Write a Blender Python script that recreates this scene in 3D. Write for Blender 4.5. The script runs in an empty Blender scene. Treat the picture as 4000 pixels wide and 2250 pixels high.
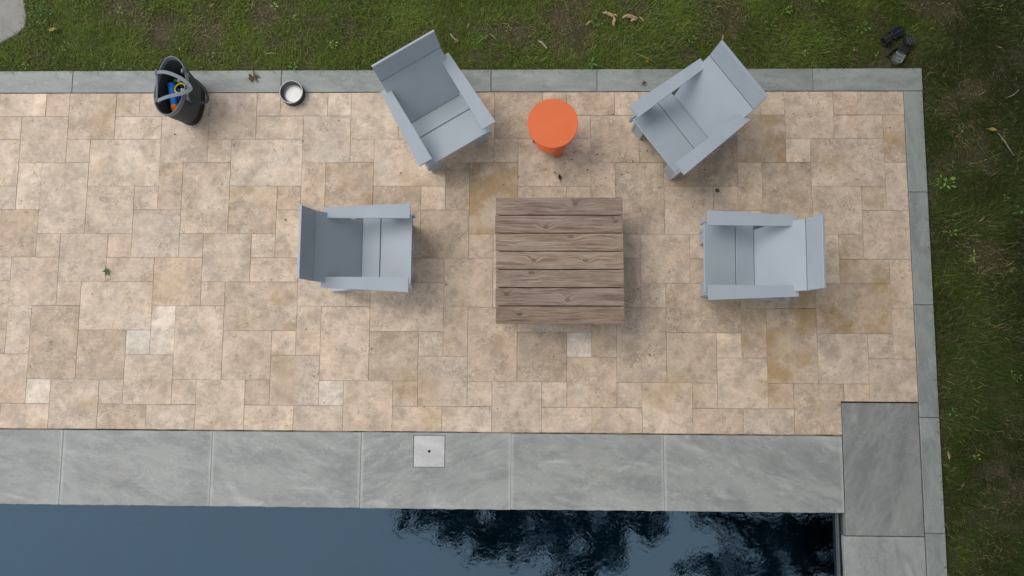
import bpy, math, random
import numpy as np
from mathutils import Vector, Matrix

random.seed(7); rng = np.random.default_rng(11)
scn = bpy.context.scene
R = math.radians

# ------------------------------------------------------------------ camera
F_PX = 2850.0
CAM = (4.56607815, -2.26719193, 5.99838251)
ROT = ((0.9997204752, -0.0035888804, 0.0233685969),
       (0.0058876986, 0.9950640708, -0.0990597299),
       (-0.0228977376, 0.0991696275, 0.9948070560))
cd = bpy.data.cameras.new('camera'); cam = bpy.data.objects.new('camera', cd)
scn.collection.objects.link(cam)
m4 = Matrix(ROT).to_4x4(); m4.translation = CAM
cam.matrix_world = m4
cd.sensor_width = 36.0; cd.lens = F_PX / 4000.0 * 36.0
cd.clip_start = 0.05; cd.clip_end = 3000
scn.camera = cam

# ------------------------------------------------------------------ sky and sun (bright haze, light from the left)
SUN_AZ_FROM = (-0.88, 0.47)      # direction the light comes from (x, y)
SUN_EL = 52
w = bpy.data.worlds.new('World'); scn.world = w; w.use_nodes = True
nt = w.node_tree; nt.nodes.clear()
sky = nt.nodes.new('ShaderNodeTexSky'); sky.sky_type = 'NISHITA'; sky.sun_disc = False
sky.sun_elevation = R(SUN_EL); sky.sun_rotation = math.atan2(SUN_AZ_FROM[0], SUN_AZ_FROM[1])
sky.air_density = 1.0; sky.dust_density = 3.0; sky.ozone_density = 1.0
mx = nt.nodes.new('ShaderNodeMix'); mx.data_type = 'RGBA'
mx.inputs[0].default_value = 0.75     # thin even overcast over the clear sky
mx.inputs[7].default_value = (5.7, 6.0, 6.2, 1)
bg = nt.nodes.new('ShaderNodeBackground'); bg.inputs[1].default_value = 0.12
wo = nt.nodes.new('ShaderNodeOutputWorld')
nt.links.new(sky.outputs[0], mx.inputs[6])
nt.links.new(mx.outputs[2], bg.inputs[0]); nt.links.new(bg.outputs[0], wo.inputs[0])
ld = bpy.data.lights.new('sun', 'SUN'); ld.energy = 1.25; ld.angle = R(40); ld.color = (1.0, 0.955, 0.89)
sun = bpy.data.objects.new('sun', ld); scn.collection.objects.link(sun)
ce = math.cos(R(SUN_EL)); L = Vector((SUN_AZ_FROM[0]*ce, SUN_AZ_FROM[1]*ce, math.sin(R(SUN_EL))))
sun.rotation_euler = L.to_track_quat('Z', 'Y').to_euler()
vs = scn.view_settings
vs.view_transform = 'Standard'; vs.look = 'None'; vs.gamma = 1.0; vs.exposure = 0.40; vs.use_curve_mapping = False
scn.cycles.max_bounces = 8; scn.cycles.transparent_max_bounces = 12

# ------------------------------------------------------------------ helpers
def px(x, y, z=0.0):
    "photo pixel (4000 wide) -> point on the level plane z"
    d = Matrix(ROT) @ Vector(((x-2000)/F_PX, -(y-1125)/F_PX, -1.0))
    t = (z - CAM[2]) / d.z
    return Vector(CAM) + d*t

class MB:
    def __init__(s): s.v = []; s.f = []; s.sm = []
    def add(s, vs_, fs, smooth=False):
        o = len(s.v); s.v += [tuple(v) for v in vs_]
        s.f += [tuple(i+o for i in f) for f in fs]; s.sm += [smooth]*len(fs)
        return s
    def box(s, a, b, ch=0.0, M=None):
        x0, y0, z0 = a; x1, y1, z1 = b
        if ch <= 0:
            v = [(x0,y0,z0),(x1,y0,z0),(x1,y1,z0),(x0,y1,z0),(x0,y0,z1),(x1,y0,z1),(x1,y1,z1),(x0,y1,z1)]
            f = [(3,2,1,0),(4,5,6,7),(0,1,5,4),(1,2,6,5),(2,3,7,6),(3,0,4,7)]
        else:
            c = ch; zs = [(z0, c), (z0+c, 0), (z1-c, 0), (z1, c)]; v = []
            for z, i in zs: v += [(x0+i,y0+i,z),(x1-i,y0+i,z),(x1-i,y1-i,z),(x0+i,y1-i,z)]
            f = [(3,2,1,0),(12,13,14,15)]
            for k in range(3):
                for j in range(4):
                    a0 = k*4+j; a1 = k*4+(j+1)%4
                    f.append((a0, a1, a1+4, a0+4))
        if M is not None: v = [tuple(M @ Vector(p)) for p in v]
        return s.add(v, f)
    def prism(s, poly, z0, z1, M=None, ch=0.0):
        "poly: CCW list of (x, y); extruded z0..z1 with chamfered edges"
        n = len(poly); P = [Vector((p[0], p[1])) for p in poly]
        def inset(c):
            out = []
            for i in range(n):
                a, b, d = P[i-1], P[i], P[(i+1) % n]
                e1 = (b-a).normalized(); e2 = (d-b).normalized()
                n1 = Vector((-e1.y, e1.x)); n2 = Vector((-e2.y, e2.x))
                q = 1 + n1.dot(n2)
                out.append(b + (n1+n2)*(c/max(q, 0.35)))
            return out
        rings = [(z0, 0), (z1, 0)] if ch <= 0 else [(z0, ch), (z0+ch, 0), (z1-ch, 0), (z1, ch)]
        v = []
        for z, c in rings:
            for p in (P if c == 0 else inset(c)): v.append((p.x, p.y, z))
        f = [tuple(range(n))[::-1], tuple(range(n*(len(rings)-1), n*len(rings)))]
        for k in range(len(rings)-1):
            for i in range(n):
                j = (i+1) % n
                f.append((k*n+i, k*n+j, (k+1)*n+j, (k+1)*n+i))
        if M is not None: v = [tuple(M @ Vector(p)) for p in v]
        return s.add(v, f)
    def tube(s, pts, rad, n=8, cap=True, closed=False):
        pts = [Vector(p) for p in pts]; N = len(pts)
        rad = rad if isinstance(rad, (list, tuple)) else [rad]*N
        v = []; up = Vector((0.13, 0.21, 0.97))
        for i in range(N):
            if closed: t = pts[(i+1) % N]-pts[i-1]
            else: t = pts[min(i+1, N-1)]-pts[max(i-1, 0)]
            t.normalize(); a = t.cross(up)
            if a.length < 1e-3: a = t.cross(Vector((1, 0, 0)))
            a.normalize(); b = t.cross(a)
            for k in range(n):
                an = 2*math.pi*k/n
                v.append(tuple(pts[i] + (a*math.cos(an)+b*math.sin(an))*rad[i]))
        f = []
        for i in range(N if closed else N-1):
            for k in range(n):
                i2 = (i+1) % N
                f.append((i*n+k, i*n+(k+1) % n, i2*n+(k+1) % n, i2*n+k))
        if cap and not closed: f += [tuple(range(n))[::-1], tuple(range((N-1)*n, N*n))]
        return s.add(v, f, True)
    def lathe(s, prof, n=48, M=None, sx=1.0, sy=1.0, close=True):
        v = []; f = []
        for r, z in prof:
            for k in range(n):
                a = 2*math.pi*k/n; v.append((r*math.cos(a)*sx, r*math.sin(a)*sy, z))
        for i in range(len(prof)-1):
            for k in range(n):
                f.append((i*n+k, i*n+(k+1) % n, (i+1)*n+(k+1) % n, (i+1)*n+k))
        if close: f += [tuple(range(n))[::-1], tuple(range((len(prof)-1)*n, len(prof)*n))]
        if M is not None: v = [tuple(M @ Vector(p)) for p in v]
        return s.add(v, f, True)
    def ribbon(s, pts, wid, norms, th=0.003):
        "flat strap through pts; norms = surface normals"
        pts = [Vector(p) for p in pts]; N = len(pts); v = []
        for i in range(N):
            t = (pts[min(i+1, N-1)]-pts[max(i-1, 0)]).normalized(); nn = Vector(norms[i]); nn = (nn - t*nn.dot(t)).normalized()
            b = t.cross(nn)
            for sb, sn in ((-1, -1), (1, -1), (1, 1), (-1, 1)): v.append(tuple(pts[i]+b*sb*wid/2+nn*sn*th/2))
        f = []
        for i in range(N-1):
            for k in range(4): f.append((i*4+k, i*4+(k+1) % 4, i*4+4+(k+1) % 4, i*4+4+k))
        f += [(3, 2, 1, 0), (N*4-4, N*4-3, N*4-2, N*4-1)]
        return s.add(v, f, False)
    def mesh(s, name):
        me = bpy.data.meshes.new(name); me.from_pydata(s.v, [], s.f)
        me.polygons.foreach_set('use_smooth', s.sm); me.update()
        if any(s.sm): me.set_sharp_from_angle(angle=R(32))
        return me
    def build(s, name, mat, parent=None):
        return obj(name, s.mesh(name), mat, parent)

def obj(name, me, mat=None, parent=None):
    o = bpy.data.objects.new(name, me); scn.collection.objects.link(o)
    if mat is not None and me is not None and not me.materials: me.materials.append(mat)
    if parent is not None: o.parent = parent
    return o
def tag(o, label, cat, group=None):
    o['label'] = label; o['category'] = cat
    if group: o['group'] = group
    return o
def thing(name, label, cat, loc=(0, 0, 0), rz=0.0, group=None):
    o = bpy.data.objects.new(name, None); scn.collection.objects.link(o)
    o.location = loc; o.rotation_euler = (0, 0, rz); o.empty_display_size = 0.1
    return tag(o, label, cat, group)
def struct(o): o['kind'] = 'structure'; return o

def catmull(pts, n=6):
    pts = [Vector(p) for p in pts]; P = [pts[0]*2-pts[1]] + pts + [pts[-1]*2-pts[-2]]; out = []
    for i in range(1, len(P)-2):
        for k in range(n):
            t = k/n; a, b, c, d = P[i-1], P[i], P[i+1], P[i+2]
            out.append(0.5*((2*b)+(c-a)*t+(2*a-5*b+4*c-d)*t*t+(3*b-a-3*c+d)*t**3))
    out.append(pts[-1]); return out

# ------------------------------------------------------------------ materials
class NT:
    def __init__(s, name):
        s.m = bpy.data.materials.new(name); s.m.use_nodes = True; s.t = s.m.node_tree; s.t.nodes.clear()
        s.out = s.n('ShaderNodeOutputMaterial')
    def n(s, typ, **kw):
        nd = s.t.nodes.new(typ)
        for k, v in kw.items(): setattr(nd, k, v)
        return nd
    def set(s, sock, v):
        if isinstance(v, bpy.types.NodeSocket): s.t.links.new(v, sock)
        elif v is not None:
            if isinstance(v, tuple) and sock.type == 'RGBA' and len(v) == 3: v = (*v, 1)
            sock.default_value = v
    def noise(s, vec, scale, detail=4, rough=0.55, dist=0.0, out=0):
        nd = s.n('ShaderNodeTexNoise'); s.set(nd.inputs['Vector'], vec)
        nd.inputs['Scale'].default_value = scale; nd.inputs['Detail'].default_value = detail
        nd.inputs['Roughness'].default_value = rough; nd.inputs['Distortion'].default_value = dist
        return nd.outputs[out]
    def vor(s, vec, scale, feature='F1', rnd=1.0):
        nd = s.n('ShaderNodeTexVoronoi', feature=feature); s.set(nd.inputs['Vector'], vec)
        nd.inputs['Scale'].default_value = scale; nd.inputs['Randomness'].default_value = rnd
        return nd.outputs['Distance']
    def math(s, op, a, b=None, c=None, clamp=False):
        nd = s.n('ShaderNodeMath', operation=op); nd.use_clamp = clamp
        for i, v in enumerate((a, b, c)):
            if v is not None: s.set(nd.inputs[i], v)
        return nd.outputs[0]
    def ramp(s, f, a, b, lo=0.0, hi=1.0, smooth=True):
        nd = s.n('ShaderNodeMapRange', interpolation_type='SMOOTHSTEP' if smooth else 'LINEAR')
        s.set(nd.inputs[0], f)
        for i, v in zip((1, 2, 3, 4), (a, b, lo, hi)): s.set(nd.inputs[i], v)
        return nd.outputs[0]
    def mix(s, f, a, b, blend='MIX'):
        nd = s.n('ShaderNodeMix', data_type='RGBA', blend_type=blend)
        s.set(nd.inputs[0], f); s.set(nd.inputs[6], a); s.set(nd.inputs[7], b)
        return nd.outputs[2]
    def vmath(s, op, a, b=None):
        nd = s.n('ShaderNodeVectorMath', operation=op); s.set(nd.inputs[0], a)
        if b is not None: s.set(nd.inputs[1], b)
        return nd.outputs[0]
    def mapping(s, vec, scale=(1, 1, 1), rot=(0, 0, 0), loc=(0, 0, 0)):
        nd = s.n('ShaderNodeMapping'); s.set(nd.inputs[0], vec)
        nd.inputs['Location'].default_value = loc; nd.inputs['Rotation'].default_value = rot; nd.inputs['Scale'].default_value = scale
        return nd.outputs[0]
    def objco(s): return s.n('ShaderNodeTexCoord').outputs['Object']
    def world(s): return s.n('ShaderNodeNewGeometry').outputs['Position']
    def attr(s, name, typ='OBJECT', out='Fac'):
        return s.n('ShaderNodeAttribute', attribute_type=typ, attribute_name=name).outputs[out]
    def offset(s, vec, k=37.0):
        oi = s.n('ShaderNodeObjectInfo')
        c = s.n('ShaderNodeCombineXYZ'); r = oi.outputs['Random']
        s.set(c.inputs[0], s.math('MULTIPLY', r, k)); s.set(c.inputs[1], s.math('MULTIPLY', r, k*1.73)); s.set(c.inputs[2], s.math('MULTIPLY', r, k*0.61))
        return s.vmath('ADD', vec, c.outputs[0])
    def bump(s, h, strength=0.3, dist=0.002, normal=None):
        nd = s.n('ShaderNodeBump'); s.set(nd.inputs['Height'], h)
        nd.inputs['Strength'].default_value = strength; nd.inputs['Distance'].default_value = dist
        if normal is not None: s.set(nd.inputs['Normal'], normal)
        return nd.outputs[0]
    def pbr(s, col, rough=0.6, spec=0.5, normal=None, metal=0.0, **kw):
        p = s.n('ShaderNodeBsdfPrincipled'); s.set(p.inputs['Base Color'], col); s.set(p.inputs['Roughness'], rough)
        s.set(p.inputs['Specular IOR Level'], spec); s.set(p.inputs['Metallic'], metal)
        if normal is not None: s.set(p.inputs['Normal'], normal)
        for k, v in kw.items(): s.set(p.inputs[k], v)
        s.t.links.new(p.outputs[0], s.out.inputs[0]); return s.m

def plain(name, col, rough=0.6, spec=0.4, var=0.12, scale=40, bump=0.15, metal=0.0):
    t = NT(name); c = t.objco(); nz = t.noise(c, scale, 3); n2 = t.noise(c, scale*0.15, 3)
    f = t.math('ADD', t.math('MULTIPLY', nz, 0.5), t.math('MULTIPLY', n2, 0.5))
    k = t.ramp(f, 0.25, 0.75, 1-var, 1+var, False)
    cc = t.vmath('MULTIPLY', (col[0], col[1], col[2]), k)
    return t.pbr(cc, rough, spec, t.bump(nz, bump, 0.001), metal)

def mat_travertine():
    t = NT('travertine'); co = t.offset(t.objco()); oi = t.n('ShaderNodeObjectInfo')
    base = oi.outputs['Color']; och = t.attr('ochre'); pit = t.attr('pits'); lite = t.attr('pale')
    wv = t.noise(co, 5, 3, out=1); cw = t.vmath('ADD', co, t.vmath('MULTIPLY', wv, (0.05, 0.05, 0.05)))
    cloud = t.noise(cw, 5.5, 7, 0.66); mid = t.noise(cw, 18, 6, 0.68, 0.8); fine = t.noise(co, 80, 4, 0.65, 1.5)
    k = t.math('ADD', t.math('ADD', t.math('MULTIPLY', cloud, 0.50), t.math('MULTIPLY', mid, 0.34)), t.math('MULTIPLY', fine, 0.16))
    c = t.vmath('MULTIPLY', base, t.ramp(k, 0.40, 0.60, 0.72, 1.24, False))
    fl = t.noise(t.vmath('ADD', co, (2., 8., 1.)), 42, 4, 0.62, 1.4)
    rgn = t.ramp(t.noise(t.vmath('ADD', co, (6., 1., 3.)), 4.0, 3, 0.6), 0.40, 0.62)
    c = t.mix(t.math('MULTIPLY', t.ramp(fl, 0.55, 0.64, 0, 0.75), rgn), c, (0.63, 0.56, 0.48)); c = t.mix(t.math('MULTIPLY', t.ramp(fl, 0.45, 0.36, 0, 0.7), rgn), c, (0.27, 0.20, 0.145))
    # cream clouds
    cl = t.ramp(t.noise(cw, 4.2, 5, 0.6), t.math('SUBTRACT', 0.66, t.math('MULTIPLY', lite, 0.2)), 0.80, 0, 0.7)
    c = t.mix(cl, c, (0.62, 0.555, 0.475))
    # mauve grey clouds
    c = t.mix(t.ramp(t.noise(t.vmath('ADD', cw, (9., 4., 2.)), 6.5, 5, 0.62), 0.50, 0.70, 0, 0.6), c, (0.345, 0.275, 0.225))
    # ochre stain clouds
    oc = t.noise(t.vmath('ADD', cw, (3., 11., 5.)), 3.8, 5, 0.65)
    th = t.math('SUBTRACT', 0.66, t.math('MULTIPLY', och, 0.235))
    c = t.mix(t.math('MULTIPLY', t.ramp(oc, th, t.math('ADD', th, 0.24)), t.ramp(och, 0, 1, 0.45, 0.82)), c, (0.365, 0.235, 0.098))
    wp = t.world()
    ws = t.math('MULTIPLY', t.ramp(t.noise(wp, 1.5, 5, 0.62), 0.54, 0.70, 0, 0.45), t.ramp(oc, 0.35, 0.6, 0.35, 1.0))
    c = t.mix(ws, c, (0.385, 0.260, 0.125))            # broad stains that run on across the joints
    # pale fossil curls
    cu = t.math('ABSOLUTE', t.math('SUBTRACT', t.noise(co, 70, 2, 0.5, 1.8), 0.5))
    cm = t.ramp(t.noise(co, 11, 3), 0.45, 0.65)
    c = t.mix(t.math('MULTIPLY', t.ramp(cu, 0.0, 0.03, 0.45, 0), cm), c, (0.66, 0.60, 0.53))
    # dark pits in drifts
    pv = t.vor(t.mapping(co, (1, 1.6, 1)), 46); reg = t.noise(co, 8, 4, 0.65)
    rg = t.ramp(reg, t.math('SUBTRACT', 0.60, t.math('MULTIPLY', pit, 0.20)), 0.70)
    ps = t.ramp(pv, 0.12, 0.34, 1, 0); pm = t.math('MULTIPLY', ps, rg)
    crk = t.math('ABSOLUTE', t.math('SUBTRACT', t.noise(t.vmath('ADD', co, (1.7, 7.1, 0.)), 30, 3, 0.6, 2.0), 0.5))
    ck = t.math('MULTIPLY', t.ramp(crk, 0.0, 0.035, 0.85, 0), t.ramp(reg, t.math('SUBTRACT', 0.58, t.math('MULTIPLY', pit, 0.2)), 0.70))
    pm = t.math('MAXIMUM', pm, ck)
    big = t.math('MULTIPLY', t.ramp(t.vor(t.vmath('ADD', co, (5., 2., 0.)), 13), 0.05, 0.09, 1, 0), t.ramp(t.noise(co, 3.1, 2), 0.52, 0.62))
    pm = t.math('MAXIMUM', pm, t.math('MULTIPLY', big, 0.9))
    c = t.mix(t.math('MULTIPLY', pm, 0.85), c, (0.10, 0.072, 0.045))
    h = t.math('SUBTRACT', t.math('MULTIPLY', fine, 0.35), pm)
    return t.pbr(c, 0.62, 0.35, t.bump(h, 0.45, 0.002))

def mat_bluestone(name, base, dark, pale, streak=1.0):
    t = NT(name); ob = t.objco(); co0 = t.offset(ob); ang = t.attr('grain')
    vr = t.n('ShaderNodeVectorRotate', rotation_type='Z_AXIS'); t.set(vr.inputs['Vector'], co0); t.set(vr.inputs['Angle'], ang)
    co = vr.outputs[0]; st = t.mapping(co, (1, 2.9, 1)); st2 = t.mapping(co, (1, 2.0, 1))
    cl = t.noise(st, 2.0, 6, 0.6, 0.5); md = t.noise(st2, 10, 5, 0.65, 0.6); fn = t.noise(co, 120, 3, 0.6)
    k = t.math('ADD', t.math('ADD', t.math('MULTIPLY', cl, 0.55), t.math('MULTIPLY', md, 0.28)), t.math('MULTIPLY', fn, 0.17))
    c = t.mix(t.ramp(k, 0.36, 0.60), dark, base)
    c = t.mix(t.ramp(t.noise(t.vmath('ADD', st, (4., 9., 1.)), 2.6, 6, 0.62, 0.6), 0.54, 0.76, 0, 0.75), c, pale)
    # cleft lines: edges of thin layers
    h1 = t.noise(st2, 3.4, 5, 0.6, 0.8)
    e = None
    for lv in (0.40, 0.47, 0.54, 0.61):
        q = t.ramp(t.math('ABSOLUTE', t.math('SUBTRACT', h1, lv)), 0.0, 0.0075, 1, 0)
        e = q if e is None else t.math('MAXIMUM', e, q)
    em = t.math('MULTIPLY', e, t.ramp(t.noise(co, 5.5, 3), 0.45, 0.60, 0, 0.5*streak))
    c = t.mix(em, c, tuple(min(1, p*1.22) for p in pale))
    # faint warm rust dots and a stain
    rs = t.math('MULTIPLY', t.ramp(t.vor(co, 3.4), 0.028, 0.055, 1, 0), t.ramp(t.noise(co, 1.7, 2), 0.52, 0.6))
    c = t.mix(t.math('MULTIPLY', rs, 0.7), c, (0.14, 0.09, 0.055))
    warm = t.ramp(t.noise(t.vmath('ADD', co, (21., 3., 0.)), 3.5, 4), 0.60, 0.74, 0, 0.4)
    c = t.mix(warm, c, (base[0]*1.05, base[1]*0.98, base[2]*0.86))
    # grout haze along the two short ends
    hl = t.attr('half'); sx = t.n('ShaderNodeSeparateXYZ'); t.set(sx.inputs[0], ob)
    dd = t.math('SUBTRACT', hl, t.math('ABSOLUTE', sx.outputs[0]))
    gz = t.math('MULTIPLY', t.ramp(t.math('ADD', dd, t.math('MULTIPLY', t.math('SUBTRACT', t.noise(co, 14, 4), 0.5), 0.03)), 0.006, 0.03, 0.32, 0), t.attr('haze'))
    c = t.mix(gz, c, (0.52, 0.52, 0.50))
    c = t.mix(1.0, c, t.n('ShaderNodeObjectInfo').outputs['Color'], 'MULTIPLY')
    lay = t.math('ADD', t.math('MULTIPLY', t.ramp(h1, 0.3, 0.7), 0.8), t.math('MULTIPLY', md, 0.35))
    return t.pbr(c, 0.55, 0.4, t.bump(t.math('ADD', lay, t.math('MULTIPLY', fn, 0.05)), 0.35, 0.006))

def mat_plastic(name, col, speck):
    t = NT(name); co = t.offset(t.objco(), 5.0)
    sp = t.noise(co, 420, 2, 0.6); mot = t.noise(co, 5, 3)
    c = t.vmath('MULTIPLY', (col[0], col[1], col[2]), t.ramp(t.math('ADD', t.math('MULTIPLY', sp, 0.6), t.math('MULTIPLY', mot, 0.4)), 0.3, 0.7, 0.9, 1.1, False))
    c = t.mix(t.ramp(t.vor(co, 26), 0.03, 0.055, 0.5, 0), c, speck)
    return t.pbr(c, 0.5, 0.4, t.bump(sp, 0.25, 0.0006))

def mat_wood():
    t = NT('weathered_pine'); co = t.offset(t.objco(), 13.0); kx = t.attr('knot_x'); ky = t.attr('knot_y'); k2 = t.attr('knot_z'); ob = t.objco()
    # knots bend the grain
    def knot(cx, cy, r):
        sp = t.n('ShaderNodeSeparateXYZ'); t.set(sp.inputs[0], ob)
        dx = t.math('SUBTRACT', sp.outputs[0], cx); dy = t.math('SUBTRACT', sp.outputs[1], cy)
        d2 = t.math('ADD', t.math('MULTIPLY', t.math('MULTIPLY', dx, dx), 0.35), t.math('MULTIPLY', dy, dy))
        return t.math('DIVIDE', t.math('SQRT', d2), r)
    ka = knot(kx, ky, 0.0085); kb = knot(k2, t.math('MULTIPLY', ky, -0.9), 0.0075)
    bend = t.math('ADD', t.ramp(ka, 0, 7, 0.03, 0), t.ramp(kb, 0, 7, 0.028, 0))
    sp = t.n('ShaderNodeSeparateXYZ'); t.set(sp.inputs[0], co)
    wob = t.math('MULTIPLY', t.math('SUBTRACT', t.noise(t.mapping(co, (1, 2, 1)), 2.2, 3), 0.5), 0.075)
    yy = t.math('ADD', t.math('ADD', sp.outputs[1], wob), bend)
    cb = t.n('ShaderNodeCombineXYZ'); t.set(cb.inputs[0], t.math('MULTIPLY', sp.outputs[0], 0.035)); t.set(cb.inputs[1], yy)
    g1 = t.noise(cb.outputs[0], 75, 3, 0.6); g2 = t.noise(cb.outputs[0], 260, 3, 0.6)
    fib = t.noise(t.mapping(co, (3, 160, 1)), 4, 4, 0.7); cl = t.noise(t.mapping(co, (1, 3, 1)), 4, 4)
    k = t.math('ADD', t.math('MULTIPLY', g2, 0.4), t.math('ADD', t.math('MULTIPLY', fib, 0.35), t.math('MULTIPLY', cl, 0.25)))
    c = t.mix(t.ramp(k, 0.33, 0.66), (0.150, 0.103, 0.075), (0.335, 0.252, 0.193))
    c = t.mix(t.ramp(g1, 0.53, 0.62, 0, 0.70), c, (0.125, 0.076, 0.050))
    c = t.mix(t.ramp(g1, 0.46, 0.36, 0, 0.45), c, (0.40, 0.32, 0.26))
    c = t.mix(t.ramp(t.noise(co, 3.0, 4), 0.56, 0.75, 0, 0.45), c, (0.16, 0.135, 0.115))
    for kk in (ka, kb):
        ring = t.math('MULTIPLY', t.ramp(t.math('ABSOLUTE', t.math('SUBTRACT', kk, 1.25)), 0.1, 0.45, 0.75, 0), 1.0)
        c = t.mix(ring, c, (0.055, 0.035, 0.025)); c = t.mix(t.ramp(kk, 0.5, 1.0, 0.75, 0), c, (0.10, 0.065, 0.045))
    sm = t.ramp(t.vor(t.mapping(co, (1, 1.6, 1)), 5.2), 0.018, 0.034, 0.8, 0)
    c = t.mix(sm, c, (0.05, 0.035, 0.028))
    c = t.mix(1.0, c, t.n('ShaderNodeObjectInfo').outputs['Color'], 'MULTIPLY')
    return t.pbr(c, 0.75, 0.25, t.bump(t.math('ADD', fib, t.math('MULTIPLY', g1, -0.6)), 0.5, 0.0015))

def mat_lawn_soil():
    t = NT('lawn_soil'); co = t.world()
    a = t.noise(co, 3, 5, 0.6); b = t.noise(co, 60, 5, 0.7)
    c = t.mix(t.ramp(b, 0.35, 0.65), (0.040, 0.029, 0.018), (0.160, 0.125, 0.082))
    c = t.mix(t.ramp(a, 0.35, 0.6, 0.75, 0.25), c, (0.035, 0.045, 0.012))
    return t.pbr(c, 0.9, 0.2, t.bump(b, 0.8, 0.02))

def mat_grass():
    t = NT('grass_blade'); col = t.n('ShaderNodeAttribute', attribute_type='GEOMETRY', attribute_name='tint').outputs['Color']
    d = t.n('ShaderNodeBsdfPrincipled'); t.set(d.inputs['Base Color'], col); d.inputs['Roughness'].default_value = 0.6
    d.inputs['Specular IOR Level'].default_value = 0.3
    tr = t.n('ShaderNodeBsdfTranslucent'); t.set(tr.inputs[0], t.vmath('MULTIPLY', col, (1.0, 1.1, 0.6)))
    ms = t.n('ShaderNodeMixShader'); ms.inputs[0].default_value = 0.25
    t.t.links.new(d.outputs[0], ms.inputs[1]); t.t.links.new(tr.outputs[0], ms.inputs[2]); t.t.links.new(ms.outputs[0], t.out.inputs[0])
    return t.m

def mat_leaf(name, col, vein=None, trans=0.25, var=0.3):
    t = NT(name); co = t.offset(t.objco(), 3.0)
    nz = t.noise(co, 60, 4, 0.6); oi = t.n('ShaderNodeObjectInfo')
    c = t.vmath('MULTIPLY', col, t.ramp(nz, 0.3, 0.7, 1-var, 1+var, False))
    if vein: c = t.mix(t.ramp(t.noise(co, 25, 3), 0.5, 0.66, 0, 0.8), c, vein)
    d = t.n('ShaderNodeBsdfPrincipled'); t.set(d.inputs['Base Color'], c); d.inputs['Roughness'].default_value = 0.55
    tr = t.n('ShaderNodeBsdfTranslucent'); t.set(tr.inputs[0], c)
    ms = t.n('ShaderNodeMixShader'); ms.inputs[0].default_value = trans
    t.t.links.new(d.outputs[0], ms.inputs[1]); t.t.links.new(tr.outputs[0], ms.inputs[2]); t.t.links.new(ms.outputs[0], t.out.inputs[0])
    return t.m

def mat_water():
    t = NT('pool_water'); co = t.world()
    calm = t.ramp(t.noise(co, 0.55, 2), 0.35, 0.65, 0.35, 1.0)
    wv = t.noise(co, 3.0, 4, 0.62, 0.9); w2 = t.noise(t.mapping(co, (1, 1.4, 1)), 11, 3, 0.6, 1.2)
    h = t.math('MULTIPLY', t.math('ADD', wv, t.math('MULTIPLY', w2, 0.5)), calm)
    nrm = t.bump(h, 1.0, 0.0011)
    fr = t.n('ShaderNodeFresnel'); fr.inputs['IOR'].default_value = 2.35; t.set(fr.inputs['Normal'], nrm)
    gl = t.n('ShaderNodeBsdfGlossy'); t.set(gl.inputs[0], (0.52, 0.78, 1.0, 1)); gl.inputs['Roughness'].default_value = 0.0; t.set(gl.inputs['Normal'], nrm)
    tp = t.n('ShaderNodeBsdfTransparent'); t.set(tp.inputs[0], (0.42, 0.70, 0.84, 1))
    ms = t.n('ShaderNodeMixShader'); t.set(ms.inputs[0], fr.outputs[0])
    t.t.links.new(tp.outputs[0], ms.inputs[1]); t.t.links.new(gl.outputs[0], ms.inputs[2]); t.t.links.new(ms.outputs[0], t.out.inputs[0])
    return t.m

def mat_plaster():
    t = NT('pool_plaster'); co = t.world()
    a = t.noise(co, 1.3, 5, 0.6); b = t.noise(co, 40, 3)
    c = t.mix(t.ramp(t.math('ADD', t.math('MULTIPLY', a, 0.8), t.math('MULTIPLY', b, 0.2)), 0.4, 0.62), (0.022, 0.062, 0.085), (0.036, 0.110, 0.150))
    return t.pbr(c, 0.8, 0.2)

def mat_steel():
    t = NT('brushed_steel'); co = t.objco()
    sp = t.n('ShaderNodeSeparateXYZ'); t.set(sp.inputs[0], co)
    rr = t.math('SQRT', t.math('ADD', t.math('MULTIPLY', sp.outputs[0], sp.outputs[0]), t.math('MULTIPLY', sp.outputs[1], sp.outputs[1])))
    cb = t.n('ShaderNodeCombineXYZ'); t.set(cb.inputs[0], rr); t.set(cb.inputs[1], sp.outputs[2])
    nz = t.noise(cb.outputs[0], 400, 3)
    return t.pbr(t.mix(nz, (0.25, 0.255, 0.26), (0.37, 0.37, 0.37)), t.ramp(nz, 0.3, 0.7, 0.34, 0.50), 0.5, t.bump(nz, 0.1, 0.0005), 1.0)

def mat_glass(name):
    t = NT(name)
    fr = t.n('ShaderNodeFresnel'); fr.inputs['IOR'].default_value = 1.7
    gl = t.n('ShaderNodeBsdfGlossy'); gl.inputs['Roughness'].default_value = 0.06
    tp = t.n('ShaderNodeBsdfTransparent'); t.set(tp.inputs[0], (0.82, 0.86, 0.84, 1))
    df = t.n('ShaderNodeBsdfDiffuse'); t.set(df.inputs[0], (0.5, 0.55, 0.52, 1))
    m0 = t.n('ShaderNodeMixShader'); m0.inputs[0].default_value = 0.13
    t.t.links.new(tp.outputs[0], m0.inputs[1]); t.t.links.new(df.outputs[0], m0.inputs[2])
    ms = t.n('ShaderNodeMixShader'); t.set(ms.inputs[0], fr.outputs[0])
    t.t.links.new(m0.outputs[0], ms.inputs[1]); t.t.links.new(gl.outputs[0], ms.inputs[2]); t.t.links.new(ms.outputs[0], t.out.inputs[0])
    return t.m

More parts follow.
